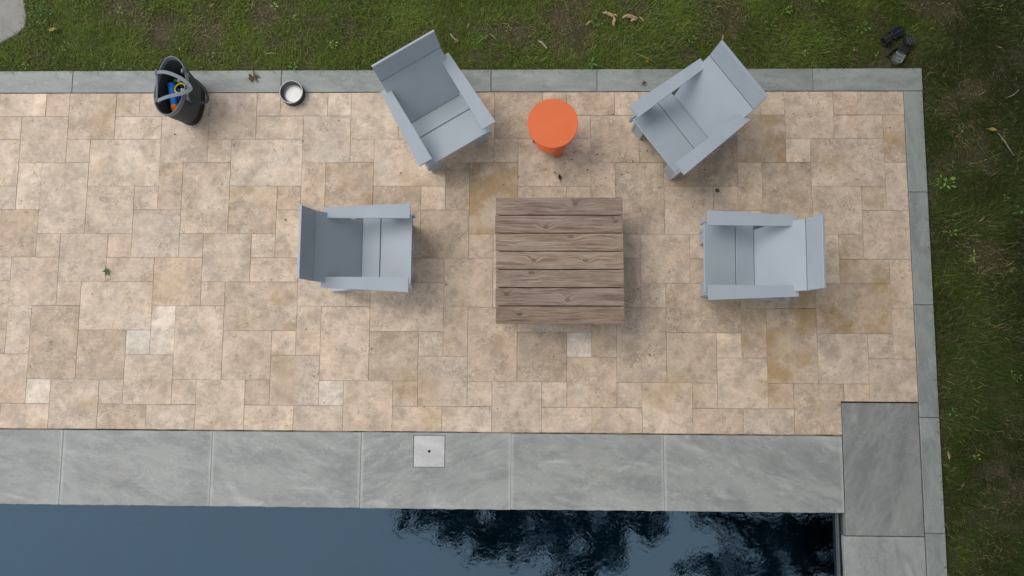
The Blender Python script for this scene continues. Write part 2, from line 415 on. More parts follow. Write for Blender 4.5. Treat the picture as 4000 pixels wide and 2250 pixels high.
M = {}
M['trav'] = mat_travertine()
M['stone'] = mat_bluestone('bluestone_coping', (0.312, 0.319, 0.306), (0.212, 0.219, 0.213), (0.410, 0.418, 0.402))
M['edge'] = mat_bluestone('bluestone_border', (0.276, 0.294, 0.280), (0.186, 0.203, 0.195), (0.365, 0.382, 0.362), 0.8)
M['mortar'] = plain('joint_sand', (0.06, 0.05, 0.042), 0.95, 0.1)
def mat_joint():
    t = NT('sand_joint'); co = t.world(); f = t.ramp(t.noise(co, 2.6, 4, 0.7), 0.42, 0.62)
    return t.pbr(t.mix(f, (0.06, 0.048, 0.038), (0.34, 0.265, 0.20)), 0.95, 0.1)
M['joint'] = mat_joint()
M['grout'] = plain('pale_grout', (0.30, 0.30, 0.285), 0.9, 0.1)
M['chair'] = mat_plastic('grey_poly_board', (0.335, 0.377, 0.422), (0.50, 0.54, 0.58))
M['orange'] = mat_plastic('orange_poly_board', (0.69, 0.145, 0.044), (0.8, 0.38, 0.22))
M['wood'] = mat_wood()
M['soil'] = mat_lawn_soil(); M['grass'] = mat_grass(); M['water'] = mat_water(); M['plaster'] = mat_plaster()
M['steel'] = mat_steel(); M['navy'] = plain('navy_powder_coat', (0.012, 0.016, 0.030), 0.45, 0.5)
M['bag'] = plain('charcoal_bag_fabric', (0.068, 0.072, 0.072), 0.7, 0.3, 0.2, 300, 0.4)
M['bag_in'] = plain('bag_lining', (0.060, 0.068, 0.066), 0.7, 0.3, 0.2, 200, 0.3)
M['boot'] = plain('black_rubber_base', (0.012, 0.012, 0.013), 0.55, 0.4)
M['strap'] = plain('grey_webbing', (0.20, 0.22, 0.25), 0.75, 0.2, 0.2, 500, 0.5)
M['dstrap'] = plain('dark_webbing', (0.075, 0.082, 0.092), 0.75, 0.2, 0.2, 500, 0.5)
M['rim'] = plain('bag_rim_binding', (0.20, 0.215, 0.235), 0.7, 0.25, 0.15, 400, 0.4)
M['blue'] = plain('blue_foam', (0.014, 0.150, 0.52), 0.6, 0.3, 0.2)
M['dblue'] = plain('deep_blue_plastic', (0.012, 0.03, 0.26), 0.35, 0.5)
M['toy_orange'] = plain('orange_foam', (0.83, 0.20, 0.02), 0.6, 0.3)
M['yellow'] = plain('yellow_rubber', (0.58, 0.53, 0.04), 0.45, 0.4)
M['green'] = plain('green_plastic', (0.02, 0.20, 0.04), 0.35, 0.5)
M['palegrey'] = plain('pale_grey_rubber', (0.32, 0.33, 0.36), 0.5, 0.4)
M['mint'] = plain('mint_foil', (0.32, 0.55, 0.47), 0.35, 0.5)
M['maroon'] = plain('maroon_cloth', (0.10, 0.03, 0.03), 0.8, 0.2)
M['blackp'] = plain('black_plastic', (0.012, 0.012, 0.013), 0.4, 0.5)
M['panel'] = plain('solar_cells', (0.008, 0.011, 0.028), 0.15, 0.6)
M['silver'] = plain('silver_trim', (0.6, 0.6, 0.6), 0.25, 0.5, metal=1.0)
M['clear'] = mat_glass('clear_plastic')
M['lid'] = mat_bluestone('pale_marble_lid', (0.52, 0.525, 0.52), (0.40, 0.38, 0.385), (0.55, 0.55, 0.54))
M['hole'] = plain('dark_hole', (0.004, 0.004, 0.004), 0.9, 0.1)
M['concrete'] = plain('worn_stone', (0.265, 0.255, 0.24), 0.85, 0.2, 0.22, 60, 0.6)
M['bark'] = plain('bark', (0.075, 0.055, 0.04), 0.9, 0.15, 0.35, 12, 0.8)
M['crown'] = mat_leaf('canopy_leaf', (0.035, 0.060, 0.016), None, 0.25)
M['weed'] = mat_leaf('weed_leaf', (0.105, 0.235, 0.035), None, 0.25)
M['weed2'] = mat_leaf('pale_weed_leaf', (0.205, 0.34, 0.055), None, 0.25)
M['ivy'] = mat_leaf('blue_green_weed_leaf', (0.075, 0.175, 0.065), None, 0.25)
M['tan_leaf'] = mat_leaf('dry_tan_leaf', (0.30, 0.19, 0.095), (0.17, 0.10, 0.05), 0.15)
M['yellow_leaf'] = mat_leaf('yellow_leaf', (0.36, 0.28, 0.06), None, 0.15)
M['brown_leaf'] = mat_leaf('brown_leaf', (0.115, 0.060, 0.030), (0.10, 0.105, 0.05), 0.1)
M['dark_leaf'] = mat_leaf('dark_dead_leaf', (0.030, 0.020, 0.014), None, 0.05)
M['green_leaf'] = mat_leaf('fresh_green_leaf', (0.085, 0.170, 0.050), None, 0.2)
M['dgreen_leaf'] = mat_leaf('dark_green_leaf', (0.022, 0.055, 0.016), None, 0.15)
M['straw'] = mat_leaf('straw_bark', (0.42, 0.31, 0.175), (0.22, 0.15, 0.09), 0.1)
M['twig'] = plain('twig_bark', (0.30, 0.26, 0.205), 0.85, 0.2, 0.3, 60, 0.4)

# ------------------------------------------------------------------ setting: ground, pool, water
PX0, PX1, PY0, PY1 = -9.0, 7.05, -9.2, -3.44       # pool opening
GZ = -0.030
S_ = 400.0
xs = [-S_, PX0-0.3, PX1+0.3, S_]; ys = [-S_, PY0-0.3, PY1+0.3, S_]
g = MB(); gv = [(x, y, GZ) for y in ys for x in xs]
gf = [(j*4+i, j*4+i+1, (j+1)*4+i+1, (j+1)*4+i) for j in range(3) for i in range(3) if not (i == 1 and j == 1)]
g.add(gv, gf); ground = struct(g.build('ground', M['soil']))
b = MB()
FLO = -0.78
b.add([(PX0, PY0, FLO), (PX1, PY0, FLO), (PX1, PY1, FLO), (PX0, PY1, FLO), (PX0, PY0, -0.052), (PX1, PY0, -0.052), (PX1, PY1, -0.052), (PX0, PY1, -0.052)],
      [(0, 1, 2, 3), (0, 4, 5, 1), (1, 5, 6, 2), (2, 6, 7, 3), (3, 7, 4, 0)])
pool = struct(b.build('pool', M['plaster']))
M['wtile'] = plain('waterline_tile', (0.105, 0.115, 0.115), 0.3, 0.5, 0.2, 8)
wme = MB().box((-.0035, -.0985, -.102), (.0035, .0985, .102), .001).mesh('waterline_tile'); wme.materials.append(M['wtile'])
for k in range(27):                                                    # waterline tiles on the right wall
    o = obj('waterline_tile', wme, None, pool); o.location = (PX1-.0046, PY1-.004-k*.2-.1, -.158)
wt = MB(); WZ = -0.105
wt.add([(PX0+0.001, PY0+0.001, WZ), (PX1-0.009, PY0+0.001, WZ), (PX1-0.009, PY1-0.001, WZ), (PX0+0.001, PY1-0.001, WZ)], [(0, 1, 2, 3)])
struct(wt.build('water', M['water']))

# ------------------------------------------------------------------ travertine patio: 6 x 6 module Versailles pattern, one object per stone
MOD = 0.2032
PAT = [(0, 5, 2, 2), (2, 0, 1, 1), (3, 0, 2, 2), (5, 0, 1, 1), (1, 1, 2, 2), (5, 1, 2, 1), (3, 2, 1, 1), (4, 2, 3, 2),
       (1, 3, 1, 2), (2, 3, 2, 3), (0, 4, 1, 1), (4, 4, 2, 2)]
XR = 7.697; YB = -2.8462; SLX = 7.085; SLY = -2.582
bed = MB(); bed.prism([(-3.2, -2.852), (SLX-0.004, -2.852), (SLX-0.004, SLY+0.004), (7.70, SLY+0.004), (7.70, 0.004), (-3.2, 0.004)], -0.06, -0.006)
patio = struct(bed.build('patio', M['joint']))
# look of single stones read off the photograph: (ochre, pits, pale, brightness, tint) ; tint p = pinkish, c = cream, t = tan, w = near white
LOOK = {}
def look(s, och=0.0, pits=0.25, pale=0.2, br=1.0, tint='d'):
    for q in s.split():
        u, v = q.split(','); LOOK[(int(u), int(v))] = (och, pits, pale, br, tint)
look('14,3 20,3 31,1 32,9 34,8', 1.0, .35, .2, .97, 't')
look('35,7 31,9 37,1 36,4 33,8', .95, .5, .1, .95, 't')
look('3,0 10,8 25,9 19,9 7,3 10,4 12,4 35,6', .6, .5, .3, .98, 't')
look('33,12 28,10 26,9 20,9 24,0 11,12', .45, .35, .35, .97, 't')
look('2,12 6,10 7,9 14,12 24,10', .05, .3, .7, 1.08, 'w')
look('1,3 18,4 30,10 0,0 14,0 33,2', .3, .25, .8, 1.12, 'c')
look('18,10 15,2 3,2 11,0 0,4 6,4 5,12 31,13 3,8 11,6', .1, .35, .5, 1.04, 'p')
look('34,4 34,2 33,0 36,5 35,1 36,11 34,10 37,3 36,10', .1, .45, .25, .98, 'p')
look('1,1 6,5 9,6 7,1 3,6 10,10 12,11 18,11 36,0', .05, .1, .1, .97, 'p')
look('28,2 32,3 28,8 22,10 26,3 27,2', .12, 1.0, .25, .93, 't')
look('16,4 18,5 19,3 21,0 25,1 16,10 0,5 4,10 2,9', .2, .25, .1, .90, 't')
look('4,2 10,2 16,2 4,8 22,2 16,8', .12, .35, .8, 1.05, 'c')
look('15,0 12,0 12,5 14,9 13,9 5,1 30,11 27,12', .12, .2, .25, 1.03, 'c')
look('4,4 8,3', .15, .8, .3, 1.0, 'd')
look('13,1 28,4', .1, .3, 1.0, 1.0, 'p')
TINT = {'d': (.520, .410, .310), 'p': (.510, .406, .316), 'c': (.545, .432, .328), 't': (.490, .378, .276), 'w': (.580, .505, .415)}
tile_mesh = {}
def tile_me(wd, ht):
    k = (round(wd, 4), round(ht, 4))
    if k not in tile_mesh:
        mb = MB(); g_ = random.uniform(.0006, .0014)
        x, y = wd/2-g_, ht/2-g_
        jit = lambda: random.uniform(-.0007, .0007)
        ring = [(-x+jit(), -y+jit()), (x+jit(), -y+jit()), (x+jit(), y+jit()), (-x+jit(), y+jit())]
        c = 0.0013
        v = [(p[0], p[1], -0.03) for p in ring] + [(p[0], p[1], -c) for p in ring] + [(p[0]-math.copysign(c, p[0]), p[1]-math.copysign(c, p[1]), 0) for p in ring]
        f = [(8, 9, 10, 11)] + [(a*4+i, a*4+(i+1) % 4, a*4+4+(i+1) % 4, a*4+4+i) for a in (0, 1) for i in range(4)]
        mb.add(v, f); me = mb.mesh('tile'); me.materials.append(M['trav']); tile_mesh[k] = me
    return tile_mesh[k]
def dress(o, u, v):
    h = random.random()
    if (u, v) in LOOK: och, pits, pale, br, ti = LOOK[(u, v)]
    else:
        och = max(0, random.gauss(.12, .14)); pits = random.random()*.55; pale = random.random()*.5; br = random.gauss(1.01, .035); ti = random.choice('ddpct')
    c = TINT[ti]; j = random.gauss(0, .012)
    o.color = (c[0]*br*(1+j)*1.045, c[1]*br*1.03, c[2]*br*(1-j)*1.03, 1); o['ochre'] = float(och); o['pits'] = float(pits); o['pale'] = float(pale)
ntile = 0
for bu in range(-2, 7):
    for bv in range(-1, 3):
        for (a, c0, wd, ht) in PAT:
            u0 = bu*6+a; v0 = bv*6+c0; u1 = u0+wd; v1 = v0+ht
            u0c = max(u0, -15); u1c = min(u1, XR/MOD); v0c = max(v0, 0); v1c = min(v1, 14)
            if u1c-u0c < .08 or v1c-v0c < .08: continue
            if u0 < -6: continue
            x0, x1, y0, y1 = u0c*MOD, u1c*MOD, -v1c*MOD, -v0c*MOD
            key = (u0, max(v0, 0))
            if x0 >= SLX-.05 and y1 <= SLY+.03: continue
            notch = x1 > SLX+.01 and y0 < SLY-.01
            if notch and x0 >= SLX-.05: y0 = SLY+.003; notch = False
            if notch and y1 <= SLY+.03: x1 = SLX-.003; notch = False
            cx, cy = (x0+x1)/2, (y0+y1)/2
            if notch:                                    # stone cut round the corner slab
                g_ = .0019; mb = MB()
                poly = [(x0+g_, y0+g_), (SLX-.004, y0+g_), (SLX-.004, SLY+.004), (x1-g_, SLY+.004), (x1-g_, y1-g_), (x0+g_, y1-g_)]
                mb.prism([(p[0]-cx, p[1]-cy) for p in poly], -.03, 0.0, ch=.0015); me = mb.mesh('tile'); me.materials.append(M['trav'])
            else: me = tile_me(x1-x0, y1-y0)
            o = obj('tile', me, None, patio); o.location = (cx, cy, random.uniform(-.0012, .0014)); dress(o, *key); ntile += 1

# ------------------------------------------------------------------ bluestone border and coping: one object per slab
def slab(parent, mat, x0, x1, y0, y1, th=.05, z=0.0, grain=0.0, haze=0.0, rough_side=None, along='x', col=1.0, gap=.002):
    cx, cy = (x0+x1)/2, (y0+y1)/2; hx, hy = (x1-x0)/2-gap, (y1-y0)/2-gap
    n = 26; poly = []
    def edge(p, q, amp):
        for i in range(n):
            t_ = i/n; x = p[0]+(q[0]-p[0])*t_; y = p[1]+(q[1]-p[1])*t_
            d = amp*(random.random()-.5) if 0 < i else 0
            nx, ny = (q[1]-p[1]), -(q[0]-p[0]); l = math.hypot(nx, ny); poly.append((x+nx/l*d, y+ny/l*d))
    cs = [(-hx, -hy), (hx, -hy), (hx, hy), (-hx, hy)]
    for i, sd in enumerate('srnl'):
        edge(cs[i], cs[(i+1) % 4], .005 if sd == rough_side else .0012)
    mb = MB()
    if along == 'y':
        mb.prism([(p[1], -p[0]) for p in poly], -th, 0, ch=.003); o = mb.build('slab', mat, parent); o.rotation_euler = (0, 0, R(90)); half = hy
    else:
        mb.prism(poly, -th, 0, ch=.003); o = mb.build('slab', mat, parent); half = hx
    o.location = (cx, cy, z); o['grain'] = float(grain); o['half'] = float(half); o['haze'] = float(haze); o.color = (col, col, col, 1)
    return o
bb = MB(); bb.prism([(-3.2, .008), (7.704, .008), (7.704, -9.6), (7.855, -9.6), (7.855, .19), (-3.2, .19)], -.2, -.0405)
border = struct(bb.build('border', M['mortar']))
bx = [-3.05, -1.2, .622, 2.437, 4.237, 5.137, 6.952, 7.862]
for i in range(len(bx)-1): slab(border, M['edge'], bx[i], bx[i+1], .0045, .202, grain=random.uniform(-.15, .15), z=.001)
by = [.0045, -.86, -1.795, -2.702, -3.605, -4.8, -6.0, -7.2, -8.4, -9.6]
for i in range(len(by)-1): slab(border, M['edge'], 7.7005, 7.859, by[i+1], by[i], grain=random.uniform(-.12, .12), along='y', z=.0005)
cb_ = MB(); cb_.prism([(-9.6, -3.405), (-9.6, -2.858), (SLX, -2.858), (SLX, -2.60), (7.695, -2.60), (7.695, -9.6), (7.10, -9.6), (7.10, -3.405)], -.25, -.0505)
for xj in (.745, 1.983, 3.207, 4.425, 5.655, -.475, -1.71): cb_.box((xj-.0035, -3.449, -.05), (xj+.0035, -2.858, -.0035))
coping = struct(cb_.build('pool_coping', M['grout']))
cx_ = [-6.6, -5.38, -4.16, -2.93, -1.71, -.475, .745, 1.983, 3.207, 4.425, 5.655, 7.081]
gr = [.1, .2, .15, .1, .2, .1, .30, .35, -.38, .12, .42, -.15]
for i in range(len(cx_)-1):
    x0, x1 = cx_[i], cx_[i+1]
    if i == 8:                       # slab with the skimmer opening: four pieces of one stone around the lid
        lx0, lx1, ly0, ly1 = 3.632, 3.891, -3.131, -2.874
        mb = MB(); cxx, cyy = (x0+x1)/2, (-3.457-2.8535)/2; hx = (x1-x0)/2-.002
        bot = []
        for k in range(27):
            t_ = k/26; bot.append((-hx+2*hx*t_, -3.457-cyy+(random.random()-.5)*.005*(0 < k < 26)))
        mb.prism(bot+[(hx, ly0-cyy), (-hx, ly0-cyy)], -.05, 0)
        mb.box((-hx, ly0-cyy, -.05), (lx0-cxx, ly1-cyy, 0)); mb.box((lx1-cxx, ly0-cyy, -.05), (hx, ly1-cyy, 0))
        mb.box((-hx, ly1-cyy, -.05), (hx, -2.8535-cyy, 0))
        o = mb.build('slab', M['stone'], coping); o.location = (cxx, cyy, 0); o['grain'] = gr[i]; o['half'] = hx; o['haze'] = 1.0
    else: slab(coping, M['stone'], x0, x1, -3.457, -2.8535, grain=gr[i], haze=1.0, rough_side='s', z=random.uniform(-.001, .001))
slab(coping, M['stone'], 7.085, 7.697, -3.632, -2.588, grain=-1.12+R(90), along='y', z=-.003, col=.78)
yy = -3.634
for k in range(5):
    slab(coping, M['stone'], 7.062, 7.697, yy-1.21, yy, grain=random.uniform(-.2, .2), rough_side='l', along='y', haze=.3, z=0); yy -= 1.214
for k in range(10):                                                          # far and left sides of the pool, outside the picture
    slab(coping, M['stone'], -5.2+k*1.22, -5.2+(k+1)*1.22, PY0-.6, PY0+.02, grain=.1, haze=.5)
# skimmer lid
sl = thing('skimmer_lid', 'pale square stone lid with a finger hole set in the pool coping', 'lid', (3.7615, -3.0025, 0))
mb = MB(); ns = 24; sq = []
hs = .1245
ringo = [(hs, -hs), (hs, hs), (-hs, hs), (-hs, -hs)]
circ = [(.0115*math.cos(2*math.pi*k/ns), .0115*math.sin(2*math.pi*k/ns)) for k in range(ns)]
outr = []
for k in range(ns):
    a = 2*math.pi*k/ns; c_, s_ = math.cos(a), math.sin(a); q = hs/max(abs(c_), abs(s_)); outr.append((c_*q, s_*q))
for a in (45, 135, 225, 315): pass
idx = lambda ring, k: ring*ns+(k % ns)
v = [(p[0], p[1], .0) for p in outr]+[(p[0], p[1], .0) for p in circ]+[(p[0], p[1], -.03) for p in circ]+[(p[0], p[1], -.03) for p in outr]
fs = []
for k in range(ns):
    fs += [(idx(0, k), idx(0, k+1), idx(1, k+1), idx(1, k)), (idx(1, k), idx(1, k+1), idx(2, k+1), idx(2, k)), (idx(3, k), idx(3, k+1), idx(0, k+1), idx(0, k))]
mb.add(v, fs)
for sx in (-1, 1):
    for sy in (-1, 1): pass
o = mb.build('plate', M['lid'], sl); o['grain'] = .25; o['half'] = 9.0; o['haze'] = 0.0
MB().box((-.1285, -.1285, -.06), (.1285, .1285, -.035)).build('well', M['hole'], sl)

# ------------------------------------------------------------------ lawn grass (uncountable blades)
def vnoise(x, y, s, seed):
    r2 = np.random.default_rng(seed); G = r2.random((128, 128)); X = x*s+50; Y = y*s+50
    i = np.floor(X).astype(int); j = np.floor(Y).astype(int); fx = X-i; fy = Y-j
    fx = fx*fx*(3-2*fx); fy = fy*fy*(3-2*fy); i %= 127; j %= 127
    return (G[i, j]*(1-fx)+G[i+1, j]*fx)*(1-fy)+(G[i, j+1]*(1-fx)+G[i+1, j+1]*fx)*fy
STONE = [(-1.05, 1.5), (-1.1, .75), (-.75, .36), (-.35, .31), (-.041, .462), (.001, .492), (.088, .54), (.160, .612), (.163, .705), (.13, .845), (.11, 1.15), (-.1, 1.5), (-.55, 1.7)]
def in_poly(x, y, P):
    ins = np.zeros(len(x), bool); n = len(P)
    for i in range(n):
        x1, y1 = P[i]; x2, y2 = P[(i+1) % n]
        c = ((y1 > y) != (y2 > y)) & (x < (x2-x1)*(y-y1)/(y2-y1+1e-12)+x1); ins ^= c
    return ins
BARE = [px(*q) for q in ((810, 125), (470, 20), (2220, 60), (2830, 75), (2240, 150), (3720, 395), (3850, 1000), (3830, 590), (3800, 350), (620, 120), (2010, 120), (3650, 20), (1030, 60), (3780, 500))]
BR = [.20, .20, .26, .24, .16, .16, .18, .14, .16, .18, .16, .18, .18, .14]
def grass(n):
    A1 = (11.4)*(1.75); A2 = 2.0*5.2; tot = A1+A2; n1 = int(n*A1/tot)
    x = np.concatenate([rng.uniform(-1.6, 9.8, n1), rng.uniform(7.864, 9.8, n-n1)])
    y = np.concatenate([rng.uniform(.2035, 1.95, n1), rng.uniform(-5.0, .206, n-n1)])
    OUT = [(-4.5, 9.8, 1.95, 4.2, 70000), (9.8, 13.0, -6.5, 4.2, 75000), (-4.5, -1.6, .206, 1.95, 12000), (7.864, 9.8, -8.5, -5.0, 16000)]   # lawn outside the picture, sparser and coarser
    x = np.concatenate([x]+[rng.uniform(a, b, k) for a, b, c, d_, k in OUT]); y = np.concatenate([y]+[rng.uniform(c, d_, k) for a, b, c, d_, k in OUT])
    far = np.arange(len(x)) >= n
    cl = vnoise(x, y, 9, 3)*.55+vnoise(x, y, 3.1, 5)*.45
    d = np.ones(len(x))
    for p, r in zip(BARE, BR):
        q = np.hypot(x-p.x, y-p.y)*(1+.7*(vnoise(x, y, 6, 9)-.5)); d *= np.clip((q/r-.25)/.9, .10, 1)
    pr = np.clip((cl-.10)/.34, .22, 1)*d
    k = (rng.random(len(x)) < pr) & ~in_poly(x, y, STONE)
    x, y, cl, d, far = x[k], y[k], cl[k], d[k], far[k]; N = len(x)
    big = vnoise(x, y, 1.7, 21); tone = vnoise(x, y, 5, 33)
    # swirling lay of the grass
    th = 2*math.pi*(vnoise(x, y, 2.3, 44)*1.6)+rng.normal(0, 1.15, N)
    ln = rng.gamma(6, .0080, N)*(0.75+.6*cl); lean = np.clip(rng.normal(1.02, .28, N), .25, 1.42)
    wd = rng.uniform(.0018, .0036, N)
    wd = np.where(far, wd*2.2, wd); ln = np.where(far, ln*1.3, ln)
    edge = np.minimum(np.abs(y-.206)+(x > 7.8)*9, np.abs(x-7.864)+(y > .2)*9)   # shorter lay over the kerb
    ln *= np.where(edge < .05, .8, 1)
    ov = (edge < .035) & (rng.random(N) < .30)
    th = np.where(ov, np.where(np.abs(y-.206) < .04, -math.pi/2, math.pi)+rng.normal(0, .7, N), th)
    ln = np.where(ov, ln*1.35, ln); lean = np.where(ov, np.clip(lean, .5, .95), lean)
    dx, dy = np.cos(th), np.sin(th); px_, py_ = -dy, dx
    r1 = ln*.5*np.sin(lean*.7); z1 = ln*.5*np.cos(lean*.7); r2 = r1+ln*.5*np.sin(np.minimum(lean*1.25, 1.72)); z2 = z1+ln*.5*np.cos(np.minimum(lean*1.25, 1.72))
    z0 = np.full(N, GZ-.002)
    V = np.empty((N, 5, 3))
    for c, (rr, zz, ww) in enumerate(((0, 0, 1), (0, 0, -1), (r1, z1, .8), (r1, z1, -.8), (r2, z2, 0))):
        V[:, c, 0] = x+dx*rr+px_*wd*.5*ww; V[:, c, 1] = y+dy*rr+py_*wd*.5*ww; V[:, c, 2] = z0+zz
    base = np.arange(N)*5
    loops = np.stack([base, base+1, base+3, base+2, base+2, base+3, base+4], 1).ravel()
    starts = np.stack([np.arange(N)*7, np.arange(N)*7+4], 1).ravel()
    me = bpy.data.meshes.new('grass')
    me.vertices.add(N*5); me.vertices.foreach_set('co', V.reshape(-1).astype(np.float32))
    me.loops.add(N*7); me.loops.foreach_set('vertex_index', loops.astype(np.int32))
    me.polygons.add(N*2); me.polygons.foreach_set('loop_start', starts.astype(np.int32))
    me.update(calc_edges=True)
    dry = rng.random(N) < (.05+.40*(1-d)+.07*(tone < .35)); u = rng.random(N)
    g1 = np.array([.068, .122, .013]); g2 = np.array([.225, .300, .040]); s1 = np.array([.36, .285, .135])
    east = np.clip((x-6.6)/2.0, 0, 1)                       # darker green grass eastward, with part of the tree shade painted in
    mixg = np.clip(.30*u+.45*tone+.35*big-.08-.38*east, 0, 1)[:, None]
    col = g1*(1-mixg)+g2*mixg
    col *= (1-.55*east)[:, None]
    col = np.where(dry[:, None], s1*(0.55+.75*rng.random(N))[:, None], col)
    col *= (0.50+1.0*rng.random(N)**1.3)[:, None]
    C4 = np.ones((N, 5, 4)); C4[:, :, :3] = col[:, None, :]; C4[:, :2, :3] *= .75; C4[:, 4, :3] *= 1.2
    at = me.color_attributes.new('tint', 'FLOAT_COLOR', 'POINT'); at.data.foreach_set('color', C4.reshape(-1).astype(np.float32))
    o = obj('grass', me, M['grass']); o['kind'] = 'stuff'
    o['label'] = 'patchy green lawn grass around the stone border'; o['category'] = 'grass'
    return o
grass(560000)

# ------------------------------------------------------------------ stepping stone top left
mb = MB(); mb.prism(STONE, GZ-.05, -.012, ch=.006)
tag(mb.build('stepping_stone', M['concrete']), 'grey rounded stepping stone in the lawn at the top left corner', 'stone')

# ------------------------------------------------------------------ lounge chairs
def side_panel(poly, x0, x1, ch=.002):
    "poly in (y, z) -> board between x0 and x1"
    mb = MB(); Mx = Matrix(((0, 0, 1, 0), (1, 0, 0, 0), (0, 1, 0, 0), (0, 0, 0, 1)))
    mb.prism(poly, x0, x1, Mx, ch); return mb
AZ = .535
def chair_parts():
    P = []
    T = .020
    # seat: two boards on a line dropping to the rear
    def board(y0, y1, zf, zr, hw):
        s = (zf-zr)/(0-(-.41)); za = lambda y: zf+s*y
        mb = MB(); n = Vector((0, -s, 1)).normalized()
        a = math.atan(s); Mx = Matrix.Translation((0, 0, zf)) @ Matrix.Rotation(a, 4, 'X')
        k = 1/math.cos(a); mb.box((-hw, y1*k, -T), (hw, y0*k, 0), .0025, Mx); return mb
    P.append(('seat_board', board(-.003, -.2555, .385, .30, .2715)))
    P.append(('seat_board', board(-.2625, -.408, .385, .30, .2715)))
    # back board with shoulders over the arms
    def plane(y0, z0, y1, z1, poly, th=T):
        d = Vector((0, y1-y0, z1-z0)).normalized(); nrm = Vector((0, d.z, -d.y))       # faces forward/up
        X = Vector((1, 0, 0)); Mx = Matrix(((X.x, d.x, nrm.x, 0), (X.y, d.y, nrm.y, y0), (X.z, d.z, nrm.z, z0), (0, 0, 0, 1)))
        mb = MB(); mb.prism(poly, -th, 0, Mx, .0025); return mb
    y0, z0, y1, z1 = -.412, .292, -.698, .612; Lb = math.hypot(y1-y0, z1-z0)
    tn = (AZ-z0)/(z1-z0)*Lb+.002                                                          # where it meets the arm tops
    P.append(('backrest', plane(y0, z0, y1, z1, [(-.232, -.03), (.232, -.03), (.258, .13), (.258, tn), (.268, tn), (.268, Lb-.003), (-.268, Lb-.003), (-.268, tn), (-.258, tn), (-.258, .13)])))
    hy, hz = -.743, .800; Lh = math.hypot(hy-y1, hz-z1)
    P.append(('headrest', plane(y1, z1+.002, hy, hz, [(-.268, 0), (.268, 0), (.268, Lh), (-.268, Lh)])))
    # arms
    for s in (1, -1):
        poly = [(.229, 0), (.229, -.628), (.270, -.634), (.270, -.660), (.304, -.660), (.338, 0)]
        if s == 1: poly = poly[::-1]
        else: poly = [(-p[0], p[1]) for p in poly]
        mb = MB(); mb.prism(poly, AZ-T, AZ, ch=.0025); P.append(('armrest', mb))
        # stringer: seat rail running down to the ground at the back
        st = [(.006, .392), (.006, .285), (-.30, .175), (-.60, 0), (-.715, 0), (-.728, .018), (-.44, .30)]
        xa, xb = (.273, .293) if s == 1 else (-.293, -.273)
        P.append(('side_rail', side_panel(st[::-1], xa, xb)))
        # front leg: side board plus front board
        xa, xb = (.250, .270) if s == 1 else (-.270, -.250)
        mb = MB(); mb.box((xa, -.150, 0), (xb, -.052, .350), .002)
        xa, xb = (.160, .2495) if s == 1 else (-.2495, -.160)
        mb.box((xa, -.076, 0), (xb, -.056, .345), .002); P.append(('leg', mb))
        # arm post under the arm
        xa, xb = (.2945, .314) if s == 1 else (-.314, -.2945)
        P.append(('arm_post', side_panel([(-.07, .30), (-.07, AZ-T-.001), (-.20, AZ-T-.001), (-.17, .26)], xa, xb)))
    mb = MB(); mb.box((-.249, -.30, .235), (.249, -.28, .300), .002); P.append(('cross_rail', mb))
    return [(n, m.mesh(n)) for n, m in P]
CH = chair_parts()
for n_, me in CH: me.materials.append(M['chair'])
def chair(x, y, yaw, label):
    t_ = thing('lounge_chair', label, 'chair', (x, y, .002), R(yaw), 'grey lounge chairs round the wooden table')
    for n_, me in CH: obj(n_, me, None, t_)
chair(3.652, -1.417, -90.1, 'grey low lounge chair left of the wooden table, facing right')
chair(4.010, -.608, -149.0, 'grey low lounge chair between the steel bowl and the orange side table, angled')
chair(5.539, -.5805, 127.2, 'grey low lounge chair right of the orange side table, angled')
chair(5.915, -1.4665, 89.45, 'grey low lounge chair right of the wooden table, facing left')

# ------------------------------------------------------------------ wooden table
tbl = thing('wooden_table', 'square low table of seven weathered pine planks', 'table', (4.8005, -1.493, .002), R(.15))
PW = .9915/7
KN = [(.125, .012, 9.), (-.10, -.022, .44), (.09, .045, 9.), (.20, .0, -.20), (-.22, .045, 9.), (.06, -.024, -.41), (-.31, .004, 9.)]
for i in range(7):
    y1 = .4955-i*PW; mb = MB(); hw = (PW-.0070)/2; L2 = .4945+random.uniform(-.002, .002)
    mb.box((-L2, -hw, -.028), (L2, hw, 0), .0022); o = mb.build('plank', M['wood'], tbl)
    o.location = (random.uniform(-.002, .002)+.0025*(i-3)*.6, y1-PW/2, .40+random.uniform(-.001, .001)); o['knot_x'], o['knot_y'], o['knot_z'] = KN[i]
    bq = (1.02, 1.0, 1.16, 1.20, 1.06, 1.02, .90)[i]; o.color = (bq*random.uniform(.98, 1.03), bq, bq*random.uniform(.98, 1.06), 1)
for sx in (-1, 1):
    for sy in (-1, 1): MB().box((sx*.40-.035, sy*.40-.035, 0), (sx*.40+.035, sy*.40+.035, .311), .003).build('leg', M['wood'], tbl)
    mb = MB(); mb.box((sx*.40-.02, -.46, .312), (sx*.40+.02, .46, .3515), .002); mb.build('bearer', M['wood'], tbl)

M['gap_shade'] = plain('gap_shade_dark', (0.030, 0.022, 0.017), 0.9, 0.1)
MB().box((-.472, -.472, .3525), (.472, .472, .3695), .002).build('gap_shade_sheet', M['gap_shade'], tbl)  # dark sheet added under the planks, standing in for shade in the gaps
